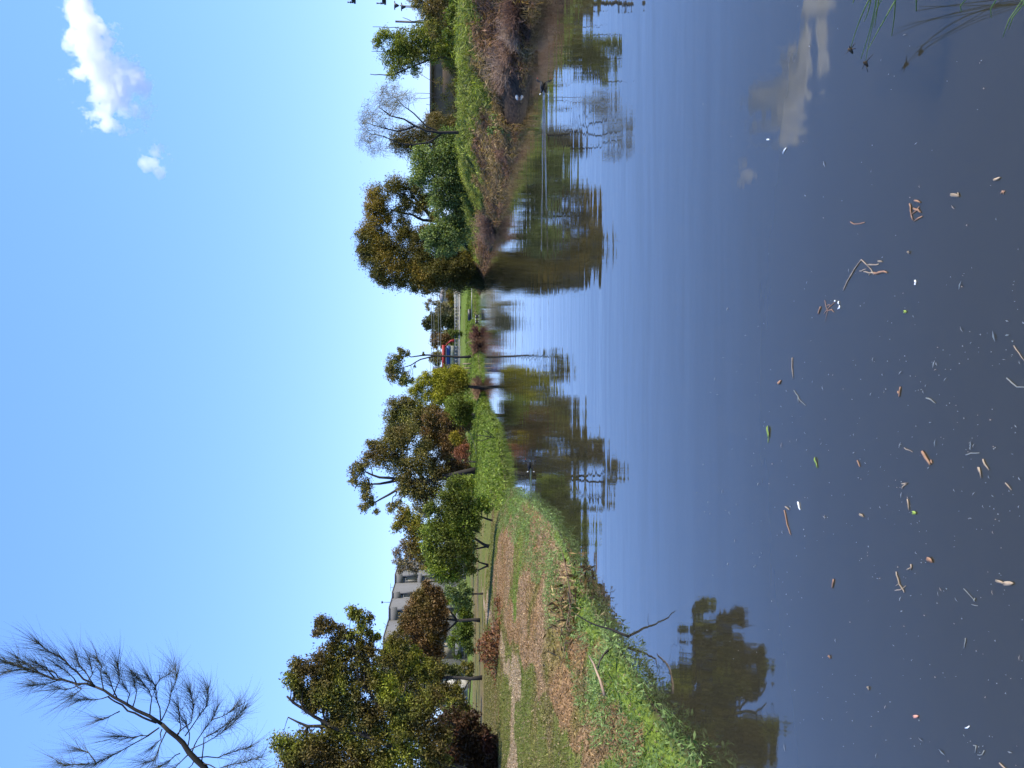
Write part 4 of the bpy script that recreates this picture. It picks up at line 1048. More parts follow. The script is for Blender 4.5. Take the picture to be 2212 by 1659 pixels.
# overhead wires
def wires():
    D = 104
    for i, x in enumerate((235, 272, 345, 385)):
        a = at_y(*ZI(x-12, -300), D); b = at_y(*ZI(x+6, 1900), D+4)
        pts = [a.lerp(b, t/12) - Vector((0, 0, 0.5*4*(t/12)*(1-t/12))) for t in range(13)]
        o = Geo().tube(pts, 0.028, 4).build('power_line', METAL_L, None, a); o.location = a
        tag(o, ['topmost overhead wire crossing in front of the far dark trees', 'second overhead wire from the top before the far dark trees', 'third overhead wire, upper of the lower pair before the far dark trees', 'lowest overhead wire crossing in front of the far dark trees'][i], 'wire', 'overhead wires above the far fence')
wires()
# utility pole: only the ends of its crossarms reach into the picture
def utility_pole():
    D = 46
    q = lambda x, y: at_y(*ZO(x, y), D)
    pole_x = q(300, -140).x
    b0 = Vector((pole_x, D, 1.2))
    root = thing('utility_pole', b0, 'dark utility pole whose crossarm ends just reach in over the reedy bank', 'pole')
    Geo().tube([b0, Vector((pole_x, D, q(60, 0).z))], [0.16, 0.11], 10).build('pole', BARK_DARK, root, b0)
    for k, (xa, xb) in enumerate(((190, 370), (830, 1040))):
        top = q(xa, 0).z; bot = q(xb, 0).z
        zt = (top+bot)/2
        e = q(0, 62).x
        g = Geo().box((e+.02, D-.10, bot), (2*pole_x-e, D+.10, bot+.12)); g.box((e+.02, D-.25, bot+.10), (2*pole_x-e, D-.13, bot+.22))
        g.build('crossarm', METAL_D, root, b0)
        for xx in (e+.06, e+.42):
            Geo().tube([(xx, D, bot+.12), (xx, D, bot+.2), (xx, D, bot+.24), (xx, D, bot+.3), (xx, D, bot+.34), (xx, D, top)], [.02, .07, .03, .08, .03, .05], 8).build('insulator', METAL_D, root, b0)
utility_pole()
def lamp(label, zx, zy, D, group):
    a = at_y(*ZO(*zx), D); b = at_y(*ZO(*zy), D)
    base = Vector((a.x, D, 1.3))
    r = thing('street_lamp', base, label, 'lamp', group)
    Geo().tube([base, Vector((a.x, D, b.z))], [.07, .04], 6).build('post', METAL_D, r, base)
    g = Geo(); g.box((a.x-.35, D-.12, a.z), (a.x+.35, D+.12, a.z+.08)); g.tube([Vector((a.x, D, a.z-.35)), Vector((a.x, D, a.z+.02))], [.06, .25], 8)
    g.build('lamp_head', METAL_D, r, base)
lamp('taller flat-topped lamp over the grey-brown bush at the picture edge', (1240, 120), (1340, 120), 70, 'twin lamps over the reedy bank')
lamp('lower flat-topped lamp half hidden in the grey-brown bush at the picture edge', (1390, 152), (1460, 152), 72, 'twin lamps over the right bank')
a = at_y(*ZO(1245, 472), 60); o = Geo().tube([Vector((a.x, 60, 1.3)), Vector((a.x, 60, a.z))], [.10, .08], 8).build('signal_post', METAL_D, None, Vector((a.x, 60, 1.3)))
o.location = Vector((a.x, 60, 1.3)); tag(o, 'plain dark post rising behind the bushes of the reedy bank', 'post')

# ------------------------------------------------------------------ birds, ball
BIRD_BLACK = solid('black_feathers', (0.012, 0.012, 0.014), 0.6, 0.3, 20); BIRD_WHITE = solid('white_feathers', (0.8, 0.8, 0.78), 0.7, 0.05); BEAK = solid('red_beak', (0.5, 0.06, 0.03), 0.4, 0.1)
def bird(label, p, s, ang, group=None, tailwhite=True, name='moorhen', flank=None):
    root = thing(name, p, label, 'bird', group); root.rotation_euler.z = ang
    K = Vector((0,0,0))
    pts = [(-.20,0,.085),(-.155,0,.06),(-.08,0,.045),(0,0,.045),(.075,0,.055),(.115,0,.09),(.130,0,.14),(.145,0,.175),(.170,0,.185),(.190,0,.180)]
    rs = [.008,.035,.062,.070,.055,.034,.024,.029,.027,.012]
    g = Geo(); g.tube([Vector(q)*s for q in pts], [r*s for r in rs], 12, flat=0.85)
    o = g.build('body', BIRD_BLACK, root, smooth=True)
    Geo().tube([Vector((.185,0,.180))*s, Vector((.215,0,.172))*s, Vector((.232,0,.165))*s], [.012*s, .009*s, .002*s], 6).build('beak', BEAK, root)
    if tailwhite:
        Geo().tube([Vector((-.205,0,.080))*s, Vector((-.225,0,.105))*s, Vector((-.235,0,.125))*s], [.014*s, .020*s, .006*s], 6).build('tail', BIRD_WHITE, root)
    Geo().tube([Vector((-.12,.052,.082))*s, Vector((-.03,.070,.080))*s, Vector((.05,.055,.075))*s], [.004*s, .014*s, .003*s], 6).build('wing', BIRD_BLACK if not flank else flank, root)
    Geo().tube([Vector((-.12,-.052,.082))*s, Vector((-.03,-.070,.080))*s, Vector((.05,-.055,.075))*s], [.004*s, .014*s, .003*s], 6).build('wing', BIRD_BLACK if not flank else flank, root)
bird('black moorhen with white under its tail near the floating ball, trailing a long wake', BIRD_A, 0.85, 0.0)
bird('small black moorhen with a short wake off the bright green weeds', BIRD_B, 0.8, 0.05)
pa = on_z(1030.5, 688)
bird('dark duck with pale flank on the far water, the one nearer the dark weeping tree', pa + Vector((.25,0,0)), 1.6, 0.1, 'pair of ducks below the far bank', name='duck', flank=BIRD_WHITE)
bird('dark duck with pale flank on the far water, the one nearer the red-brown dead bush', pa + Vector((-.36,0.3,0)), 1.6, math.pi, 'pair of ducks below the far bank', name='duck', flank=BIRD_WHITE)
def ball():
    p = BALL_P + Vector((-.1, -.25, 0))
    v = []; f = []; N, K = 16, 10; R = .115
    for i in range(K+1):
        for k in range(N):
            a = math.pi*i/K; b = 2*math.pi*k/N
            v.append((R*math.sin(a)*math.cos(b), R*math.sin(a)*math.sin(b), R*math.cos(a)*0.9))
    f = [(i*N+k, i*N+(k+1) % N, (i+1)*N+(k+1) % N, (i+1)*N+k) for i in range(K) for k in range(N)]
    g = Geo(); g.add(v, f)
    m, n, l = new_mat('ball_paint'); tc = n.new('ShaderNodeTexCoord'); sp = n.new('ShaderNodeSeparateXYZ'); l.new(tc.outputs['Object'], sp.inputs[0])
    r = ramp(n, [(0.55, (0.40,0.17,0.08)), (0.72, (0.80,0.68,0.52))]); mr = n.new('ShaderNodeMapRange'); mr.inputs['From Min'].default_value = -.12; mr.inputs['From Max'].default_value = .12
    l.new(sp.outputs[2], mr.inputs['Value']); l.new(mr.outputs[0], r.inputs[0]); b = n.new('ShaderNodeBsdfPrincipled'); l.new(r.outputs[0], b.inputs['Base Color']); o = n.new('ShaderNodeOutputMaterial'); l.new(b.outputs[0], o.inputs[0])
    ob = g.build('floating_ball', m, smooth=True); ob.location = p + Vector((0,0,.015))
    tag(ob, 'round white and tan ball floating at the edge of the dark hollow', 'ball')
ball()

# ------------------------------------------------------------------ things lying on the left bank
def leaf_pile(label, D, cpx, rx, ry, n, mat, stems, name='cut_branches', cat='branches'):
    c = at_y(*cpx, D); c.z = float(height(c.x, c.y))
    root = thing(name, c, label, cat)
    RX, RZ = rx/F_PX*D, ry/F_PX*D
    th = rng.normal(size=(n, 3))*np.array((RX*0.42, 0.35, 0))
    z = RZ*rng.random(n)*np.exp(-(th[:, 0]/RX)**2*1.5)*(0.6+0.8*hash_noise(th[:, 0]*3, th[:, 1], 0.5, 5))
    P = th + np.array(tuple(c)); P[:, 2] = height(P[:, 0], P[:, 1]) + z
    g = Geo(); leaves(g, P, 0.11, 0.045, droop=0.2); g.build('leaves', mat, root, c)
    g = Geo()
    for _ in range(stems):
        a = c + Vector((random.gauss(0,.4)*RX, random.gauss(0,.2), .03)); v = Vector((random.gauss(0,1), random.gauss(0,.4), random.uniform(.1,.8))).normalized()
        g.tube(limb_path(a, a + v*random.uniform(.3,.7)*RZ*1.6, .1, 3), [.016,.012,.008,.004], 4, cap=False)
    g.build('stems', TWIG, root, c)
leaf_pile('heap of cut branches with red-brown dead leaves beside the bare tan track', 24.5, (1070, 1397), 62, 44, 1500, RUST, 16)
leaf_pile('small clump of red-brown dead leaves on the grass, apart from the big heap', 25.5, (1070, 1302), 14, 14, 140, RUST, 5)
def dead_plant():
    c = on_z(*ZG(520, 470), 0.4); c.z = float(height(c.x, c.y))
    root = thing('fallen_branch', c, 'fallen branch with pale dry and dark curled leaves on the bank weeds', 'branch')
    P = rng.normal(size=(420, 3))*np.array((.38, .45, .05)) + np.array(tuple(c)); P[:, 2] = height(P[:, 0], P[:, 1]) + .05 + .22*rng.random(420)
    g = Geo(); leaves(g, P, 0.15, 0.035); g.build('leaves', leafy('dry_leaves', [(0.02,0.017,0.01),(0.045,0.032,0.02),(0.10,0.088,0.065)], 5.0, .15, .8), root, c)
    g = Geo()
    for _ in range(14):
        a = c + Vector((random.gauss(0,.2), random.gauss(0,.2), .05)); g.tube(limb_path(a, a + Vector((random.gauss(0,.4), random.gauss(0,.4), random.uniform(.05,.25))), .1, 3), [.012,.01,.007,.004], 4, cap=False)
    g.build('stems', TWIG, root, c)
dead_plant()
def stick_on_bank(label, pts, r, mat, ends_in_water=False, zs=None):
    P = []
    for i, (x, y) in enumerate(pts):
        z = zs[i]; P.append(on_z(*ZG(x, y), z))
    root = thing('stick', P[-1], label, 'stick')
    R = [r*(0.45+0.55*i/(len(P)-1)) for i in range(len(P))]
    g = Geo(); g.tube(P, R, 7)
    g.build('stem', mat, root, P[-1], smooth=True)
    return P, root
def leaning_stick():
    P = [at_y(*ZG(x, y), 8.80 + 0.02*k) for k, (x, y) in enumerate([(965,699),(922,676),(880,660),(845,643),(800,632),(745,615),(690,590),(650,565),(610,540)])]
    P[0].z = -0.05
    root = thing('stick', P[0], 'thin dark stick leaning from the water over the nearest bank weeds', 'stick')
    g = Geo(); g.tube(P, [.016,.015,.014,.013,.011,.010,.008,.007,.004], 7); g.build('stem', BARK_DARK, root, P[0], smooth=True)
    return P, root
P, r_ = leaning_stick()
g = Geo(); g.tube([P[4], P[4] + Vector((.07,.0,-.02)), P[4] + Vector((.15,.0,-.01))], [.006,.004,.002], 5); g.build('twig', BARK_DARK, r_, P[0])
stick_on_bank('dark crooked stick poking from the bank weeds to the water', [(760,900),(775,840),(800,800),(850,750)], 0.016, BARK, zs=[.36,.33,.25,.08])
stick_on_bank('pale grey stick lying on the bright bank weeds', [(705,810),(735,860),(752,905),(775,960),(790,1010),(805,1060)], 0.018, PALET, zs=[.42,.42,.42,.41,.40,.38])
stick_on_bank('short pale forked piece of wood at the waterline under the crooked stick', [(860,745),(835,765),(815,790)], 0.016, PALET, zs=[.04,.12,.2])
def boulder():
    c = at_y(*ZE(1255, 1030), 47)
    b = Vector((c.x, c.y, float(height(c.x, c.y))))
    bm = []
    import bmesh
    me = bpy.data.meshes.new('boulder'); m = bmesh.new(); bmesh.ops.create_icosphere(m, subdivisions=4, radius=1)
    for v in m.verts:
        n_ = 1 + .10*math.sin(3*v.co.x+1)+.07*math.sin(5*v.co.y+2*v.co.z)
        v.co = Vector((v.co.x*.42*n_, v.co.y*.5*n_, v.co.z*.62*n_ + (c.z-b.z)*.55 + .2))
        v.co.z *= 1.15
    m.to_mesh(me); m.free()
    o = bpy.data.objects.new('boulder', me); COL.objects.link(o); me.materials.append(solid('pale_stone', (0.42,0.40,0.36), .9, .2, 3, bump=.5)); o.location = b
    for p in me.polygons: p.use_smooth = True
    tag(o, 'upright pale rounded stone behind the straight dark trunk', 'rock')
boulder()

# ------------------------------------------------------------------ sedge leaning in from the right, close to the camera
def sedge():
    root_p = Vector((2.9, 2.75, 0.02))
    root = thing('sedge_clump', root_p, 'long green sedge blades arching over the water near the camera, the larger clump', 'reeds')
    mat = leafy('sedge_blades', [(0.05,0.09,0.035),(0.10,0.15,0.06)], 3, .15)
    head = solid('seed_head', (0.05, 0.035, 0.02), .9, .4, 30)
    tips = [((590,0),(540,110),(495,250),1), ((625,0),(600,130),(548,300),0), ((655,0),(615,100),(572,318),1), ((725,0),(640,150),(580,260),0), ((722,0),(718,90),(700,210),0), ((830,0),(830,60),(830,130),0),
            ((600,-10),(585,60),(565,110),0), ((640,-10),(630,60),(618,140),0), ((515,-15),(512,5),(506,20),0)]
    for i, (e, m_, t, hd) in enumerate(tips):
        def pic(t):      # smooth curve through the three picture points, ever farther away
            a0, a1, a2 = (1-t)*(1-2*t), 4*t*(1-t), t*(2*t-1)
            x = a0*e[0] + a1*m_[0] + a2*t_[0]; y = a0*e[1] + a1*m_[1] + a2*t_[1]
            return at_y(*ZH(x, y), 2.98 + 0.44*t)
        t_ = t
        T = pic(1.0); E = pic(-0.25)
        a = root_p + Vector((random.uniform(-.1,.15), random.uniform(-.1,.1), 0))
        pts = [a, a.lerp(E, .5) + Vector((0,0,.07))] + [pic(k/10) for k in range(-2, 10)]
        pts.append(T); n = len(pts)
        o = Geo().tube(pts, [.0040*(1-.7*j/n) for j in range(n)], 5, flat=.45).build('blade', mat, root, root_p, smooth=True)
        if hd:
            g = Geo(); g.tube([T + Vector((0,0,.012)), T, T - Vector((.02,0,.012))], [.004,.011,.004], 6)
            for _ in range(6): g.tube([T, T + Vector((random.gauss(0,.02), random.gauss(0,.02), random.gauss(0,.015)))], [.003,.001], 4)
            g.build('seed_head', head, o, root_p)
sedge()
def sedge_far():
    # a second tuft of the same plant just outside the picture; only its outermost blades reach in
    rp = Vector((2.35, 1.9, 0.02))
    root = thing('sedge_clump', rp, 'few thin sedge blades at the picture corner, nearest the camera', 'reeds')
    mat = bpy.data.materials['sedge_blades']
    for i, (e, t) in enumerate((((1235,0),(1212,90)), ((1370,0),(1270,190)), ((1376,20),(1300,150)), ((1080,0),(1060,60)))):
        E = at_y(*ZH(*e), 2.15); T = at_y(*ZH(*t), 2.4)
        pts = [rp, rp.lerp(E, .5) + Vector((0,0,.16)), E, E.lerp(T, .5) + Vector((0,0,.01)), T]
        Geo().tube(pts, [.004,.0035,.003,.002,.001], 5, flat=.5).build('blade', mat, root, rp)
sedge_far()

# ------------------------------------------------------------------ what floats on the near water
ST_BROWN = solid('wet_brown_stem', (0.25, 0.14, 0.085), 0.6, 0.4, 30); ST_PALE = solid('pale_stem', (0.27, 0.21, 0.15), 0.6, 0.4, 30); ST_GREY = solid('grey_stem', (0.17, 0.18, 0.17), 0.6, 0.25, 30)
LF_GREEN = solid('floating_green_leaf', (0.20, 0.28, 0.05), 0.5, 0.25, 40); FOAM_GLINT = solid('foam', (0.85, 0.87, 0.88), 0.25, 0.05, 20, spec=1.0); LF_PINK = solid('pink_leaf', (0.50, 0.24, 0.18), 0.6, 0.2, 30)  # the near-white foam colour also paints glints on the water
def floater(name, label, cat, fn, pieces, mat, group=None):
    """pieces: (kind, points, size); everything lies flat on the water"""
    first = on_z(*fn(*pieces[0][1][0]))
    root = thing(name, first, label, cat, group)
    g = Geo()
    for kind, pts, r in pieces:
        r = r*0.62
        P = [on_z(*fn(*p), 0.002 + r*0.35) for p in pts]
        if kind == 's':
            Q = []
            for i in range(len(P)-1): Q += [P[i], P[i].lerp(P[i+1], .5) + Vector((random.gauss(0,1), random.gauss(0,1), 0))*r*0.5]
            Q.append(P[-1]); n = len(Q)
            g.tube(Q, [r*(1-.35*abs(2*i/(n-1)-.7)) for i in range(n)], 6, flat=.7)
        else:
            a, b = P[0], P[-1]; d = (b-a); w = Vector((-d.y, d.x, 0)).normalized()*r
            V = [a]; m = 6; up = Vector((0, 0, .004))
            L_, R_ = [], []
            for i in range(1, m):
                t = i/m; k = math.sin(math.pi*t)**.7
                c = a.lerp(b, t) + Vector((0, 0, .003*math.sin(7*t)))
                L_.append(c + w*k + up); R_.append(c - w*k + up)
            ring = [a] + L_ + [b] + R_[::-1]
            bot = [v - Vector((0,0,.0035)) for v in ring]
            nn = len(ring); cT = a.lerp(b, .5) + Vector((0,0,.002))
            vv = [tuple(v) for v in ring] + [tuple(v) for v in bot] + [tuple(cT), tuple(cT-Vector((0,0,.003)))]
            ff = [(i, (i+1) % nn, 2*nn, 2*nn) for i in range(nn)] + [(nn+(i+1) % nn, nn+i, 2*nn+1, 2*nn+1) for i in range(nn)] + [(i, nn+i, nn+(i+1) % nn, (i+1) % nn) for i in range(nn)]
            g.add(vv, ff)
    g.build('leaf' if pieces[0][0] == 'l' else 'stem', mat, root, first)
    return root
floater('floating_reed_stem', 'largest floating reed stem, bent double with a thick rusty end piece', 'reed stem', ZM,
        [('s', [(660,860),(700,770),(750,670),(850,500),(960,350),(1050,440),(1120,510),(1165,600)], .0055), ('s', [(1050,440),(1150,437),(1245,425)], .007),
         ('s', [(930,540),(990,520),(1040,505)], .004), ('s', [(1000,550),(1080,570),(1170,570)], .006), ('s', [(1080,610),(1120,560),(1165,575)], .005)], ST_PALE)
floater('floating_reed_stem', 'thick rusty brown reed piece floating at the end of the bent double stem', 'reed stem', ZM, [('s', [(1165,570),(1250,563),(1385,567)], .011)], ST_BROWN)
floater('floating_twig', 'star-shaped tangle of thin floating twigs beside white foam glints', 'twig', ZM, [('s', [(515,1060),(450,1120),(395,1180),(340,1250)], .004), ('s', [(355,1020),(370,1100),(400,1200),(365,1370)], .003), ('s', [(400,1190),(470,1175),(510,1220)], .005), ('s', [(390,1110),(450,1105)], .004)], ST_BROWN)
floater('floating_reed_stem', 'short straight tan reed piece beside the star-shaped twig tangle', 'reed stem', ZM, [('s', [(285,1130),(262,1190),(245,1255)], .009)], ST_BROWN)
floater('foam_glint', 'bright white glints painted as foam bits beside the star-shaped twig tangle', 'foam', ZM, [('s', [(588,1040),(590,1085)], .008), ('s', [(598,1110),(600,1150),(570,1168)], .008), ('s', [(515,1038),(528,1046)], .008)], FOAM_GLINT)  # glints on the water, painted as white foam pieces
floater('foam_glint', 'white glint painted as a foam spot between the tiny round green leaf and the knobbly cluster', 'foam', ZM, [('s', [(1848,690),(1860,735)], .009), ('s', [(1840,755),(1858,757)], .007)], FOAM_GLINT)  # a glint put in as white foam
floater('floating_leaf', 'tiny round green leaf floating between glint spot and bent reed stem', 'leaf', ZM, [('l', [(1668,1210),(1705,1214)], .011)], LF_GREEN)
floater('floating_leaf', 'small curved tan leaf just past the bent double reed stem', 'leaf', ZM, [('l', [(1235,372),(1310,388)], .007)], ST_PALE)
floater('floating_leaf', 'small pointed whitish leaf between the bent stem and the sedge', 'leaf', ZM, [('l', [(1740,205),(1745,262)], .009)], ST_PALE)
floater('floating_twig', 'knobbly brown twig cluster floating nearest the sedge blades', 'twig', ZH, [('s', [(795,1035),(800,1070),(812,1120)], .007), ('s', [(820,1020),(850,1030)], .009), ('s', [(815,1060),(840,1068),(852,1080)], .009), ('s', [(818,1125),(860,1100)], .007), ('s', [(805,1090),(845,1050)], .006)], ST_BROWN)
floater('floating_leaf', 'curled brown and white leaf floating next to the knobbly twig cluster', 'leaf', ZH, [('l', [(1002,988),(1050,998)], .012), ('s', [(1040,980),(1046,992)], .006)], ST_PALE)
floater('floating_twig', 'hooked brown twig between the knobbly cluster and the bent reed stem', 'twig', ZH, [('s', [(495,1128),(515,1140),(568,1130)], .006)], ST_BROWN)
floater('floating_leaf', 'crooked tan leaf beyond the curled brown and white leaf', 'leaf', ZH, [('l', [(1222,920),(1258,900)], .007)], ST_PALE)
floater('floating_twig', 'tiny frayed brown scrap beside the crooked tan leaf', 'twig', ZH, [('s', [(1258,985),(1280,972)], .006), ('s', [(1266,970),(1272,988)], .005)], ST_BROWN)
floater('foam_glint', 'two small white foam specks on the reflected cloud\'s dark side', 'foam', ZH, [('s', [(152,780),(168,752)], .010), ('s', [(70,710),(82,710)], .010)], FOAM_GLINT)
floater('floating_leaf', 'bright green blade-shaped leaf, longest green piece on the water', 'leaf', ZK, [('l', [(106,730),(112,825)], .020), ('s', [(112,822),(110,858)], .005)], LF_GREEN)
floater('floating_leaf', 'smaller bright green pointed leaf on the open water', 'leaf', ZK, [('l', [(453,960),(472,1043)], .010)], LF_GREEN)
floater('floating_reed_stem', 'long thin pale straw with a kink, farthest straw from the bank', 'reed stem', ZK, [('s', [(287,230),(286,300),(294,385)], .006)], ST_PALE)
floater('floating_twig', 'thin curved grey twig just past the end of the kinked straw', 'twig', ZK, [('s', [(300,470),(328,510),(345,545),(385,582)], .005), ('s', [(330,510),(333,560)], .005)], ST_GREY)
floater('floating_leaf', 'crumpled rust leaf beside the kinked straw', 'leaf', ZK, [('l', [(182,428),(203,396)], .013)], ST_BROWN)
floater('floating_reed_stem', 'long brown reed stem tapering to a thread, beside white foam glints', 'reed stem', ZK, [('s', [(228,1350),(240,1400),(248,1450),(262,1490),(276,1533)], .008)], ST_BROWN)
floater('floating_reed_stem', 'short tan reed piece at the head of the long tapering brown stem', 'reed stem', ZK, [('s', [(236,1325),(266,1348)], .009)], ST_PALE)
floater('foam_glint', 'chain of white glints painted as foam beads beside the long tapering brown stem', 'foam', ZK, [('s', [(328,1290),(336,1318),(346,1348)], .011)], FOAM_GLINT)  # row of water glints given a white foam colour
floater('floating_reed_stem', 'thick cinnamon-brown stick with a side stub, stoutest in the near water', 'reed stem', ZK, [('s', [(1240,920),(1270,970),(1300,1018)], .013), ('s', [(1306,980),(1316,1006)], .008)], ST_BROWN)
floater('floating_reed_stem', 'slim pale straw next to the stout cinnamon stick', 'reed stem', ZK, [('s', [(1110,892),(1140,908),(1172,924)], .004)], ST_PALE)
floater('floating_reed_stem', 'straight brown stub with a knob in the middle of the near water', 'reed stem', ZK, [('s', [(1082,445),(1076,480),(1070,520)], .007), ('s', [(1064,475),(1070,490)], .008)], ST_BROWN)
floater('floating_twig', 'short arched grey twig in the middle of the near water', 'twig', ZK, [('s', [(1270,527),(1308,540),(1340,567)], .006)], ST_GREY)
floater('floating_reed_stem', 'forked one of two tan reed pieces lying side by side', 'reed stem', ZK, [('s', [(1652,1035),(1658,1072)], .008), ('s', [(1660,1036),(1675,1116)], .006)], ST_PALE)
floater('floating_reed_stem', 'jagged one of two tan reed pieces lying side by side', 'reed stem', ZK, [('s', [(1688,975),(1702,1015),(1732,1056)], .007)], ST_PALE)
floater('floating_reed_stem', 'thin straight straw running out of the picture beside the forked grey twig', 'reed stem', ZK, [('s', [(1915,142),(1950,192),(1995,256)], .0035)], ST_PALE)
floater('floating_twig', 'forked grey twig at the picture edge next to the thin straw', 'twig', ZK, [('s', [(1862,380),(1900,415),(1938,446),(1998,447)], .005)], ST_GREY)
floater('floating_reed_stem', 'pale reed piece lying next to a round green leaf', 'reed stem', ZK, [('s', [(1133,1268),(1140,1310),(1144,1352)], .007)], ST_PALE)
floater('floating_leaf', 'round bright green leaf next to the pale reed piece', 'leaf', ZK, [('l', [(1172,1368),(1196,1372)], .013)], LF_GREEN)
floater('floating_reed_stem', 'short brown piece level with the smaller green pointed leaf', 'reed stem', ZK, [('s', [(765,985),(775,1010),(785,1032)], .007)], ST_BROWN)
floater('floating_twig', 'curved grey twig with a white dot, close to the two tan reed pieces', 'twig', ZK, [('s', [(1562,945),(1600,932),(1662,930)], .004)], ST_GREY)
floater('floating_twig', 'zigzag tan scrap between the stout cinnamon stick and the pale reed piece', 'twig', ZK, [('s', [(1092,1158),(1135,1152),(1098,1178),(1094,1196)], .006)], ST_PALE)
floater('floating_reed_stem', 'single straw nearer the picture edge than the two tan reed pieces', 'reed stem', ZK, [('s', [(1853,1150),(1898,1202)], .005)], ST_PALE)
floater('floating_leaf', 'small pinkish tan leaf piece in a row of scraps on the open water', 'leaf', ZK, [('l', [(782,1375),(812,1402)], .010)], ST_PALE)
floater('floating_reed_stem', 'brown reed piece alone between the long brown stem and the reflected tree', 'reed stem', ZL, [('s', [(618,208),(612,240),(606,278)], .010)], ST_BROWN)
floater('floating_twig', 'long tan twig ending in a tuft of side shoots', 'twig', ZL, [('s', [(1100,150),(1112,200),(1122,245),(1150,285),(1160,312)], .007), ('s', [(1090,295),(1130,290),(1175,258)], .004), ('s', [(1120,240),(1095,260)], .003)], ST_PALE)
floater('floating_twig', 'small forked tan scrap beside the tufted long twig', 'twig', ZL, [('s', [(1212,92),(1208,138)], .007), ('s', [(1180,135),(1208,120)], .005)], ST_PALE)
floater('floating_leaf', 'oval peach-coloured leaf next to the tufted long twig', 'leaf', ZL, [('l', [(1335,40),(1378,80)], .016)], ST_BROWN)
floater('floating_leaf', 'large ragged brown leaf, biggest dead leaf nearest the camera', 'leaf', ZL, [('l', [(1862,212),(1935,245)], .008), ('l', [(1920,244),(2000,238)], .013)], ST_PALE)
floater('floating_twig', 'thin pale twig with a frayed foot close to the ragged brown leaf', 'twig', ZL, [('s', [(1618,280),(1660,325),(1700,370)], .0035), ('s', [(1706,355),(1702,380)], .007), ('s', [(1680,402),(1728,412)], .003)], ST_GREY)
floater('floating_reed_stem', 'thin grey stem alone on the empty dim water', 'reed stem', ZL, [('s', [(1632,660),(1626,705),(1620,740)], .004)], ST_GREY)
floater('floating_leaf', 'small pinkish red leaf alone on the dim water', 'leaf', ZL, [('l', [(1234,1268),(1268,1258)], .010)], LF_PINK)
floater('floating_reed_stem', 'short white straw close to the hooked grey twig', 'reed stem', ZL, [('s', [(1630,1352),(1662,1336)], .005)], FOAM_GLINT)
floater('floating_twig', 'hooked grey twig beside the short white straw near the corner', 'twig', ZL, [('s', [(1692,1485),(1714,1486),(1706,1542)], .004), ('s', [(1776,1524),(1760,1556),(1725,1558)], .004)], ST_GREY)
floater('floating_reed_stem', 'pale straw cut by the picture corner', 'reed stem', ZL, [('s', [(1893,1620),(1940,1662)], .006)], ST_PALE)
floater('floating_leaf', 'small glint near the reflected tree, painted as a tan piece', 'leaf', ZL, [('l', [(884,1030),(888,1062)], .010)], ST_PALE)  # a glint on the water, painted as a small tan piece
floater('floating_leaf', 'faint brown leaf near the edge of the tree reflection', 'leaf', ZL, [('l', [(582,790),(592,820)], .012)], ST_BROWN)

def specks():
    n = 2600
    px = 1500 + 712*rng.random(n)**0.75; py = 1659*rng.random(n)
    wgt = 0.12 + 0.88*np.clip((py-560)/250, 0, 1)*np.clip((1480-py)/300, 0.35, 1)*(0.4+1.2*hash_noise(px, py, 90, 6))*np.clip((px-1450)/350, .2, 1)
    k = (rng.random(n) < wgt*0.62) & (hash_noise(px, py, 46, 8)*0.6 + hash_noise(px, py, 17, 9)*0.4 > 0.42)
    g = Geo(); C = []
    for a, b in zip(px[k], py[k]):
        p = on_z(a, b, 0.003); r = random.choice((1.0, 1.0, 1.2, 1.6))*random.uniform(.0008, .0017)*(1 + 0.16*p.y)
        th = random.uniform(0, math.pi); e = random.choice((1, 1.2, 1.5, 3.5, 6)) if random.random() < .6 else 1
        u = Vector((math.cos(th), math.sin(th), 0))*r*e; w = Vector((-math.sin(th), math.cos(th), 0))*r
        z = Vector((0, 0, .0025))
        c = random.choice(((.20,.21,.21),(.13,.13,.12),(.22,.17,.12),(.15,.16,.16),(.13,.15,.15),(.18,.19,.19)))
        g.add([p-u, p-w+z, p+u, p+w+z, p+Vector((0,0,.004))], [(0,1,4,4),(1,2,4,4),(2,3,4,4),(3,0,4,4)], [c]*5)
    m, nn, l = new_mat('speck'); a = nn.new('ShaderNodeAttribute'); a.attribute_name = 'soil'; b = nn.new('ShaderNodeBsdfPrincipled'); b.inputs['Roughness'].default_value = .4
    l.new(a.outputs['Color'], b.inputs['Base Color']); o = nn.new('ShaderNodeOutputMaterial'); l.new(b.outputs[0], o.inputs[0])
    tag(g.build('floating_specks', m), 'fine pale specks and scraps drifting on the near water', 'debris', kind='stuff')
specks()

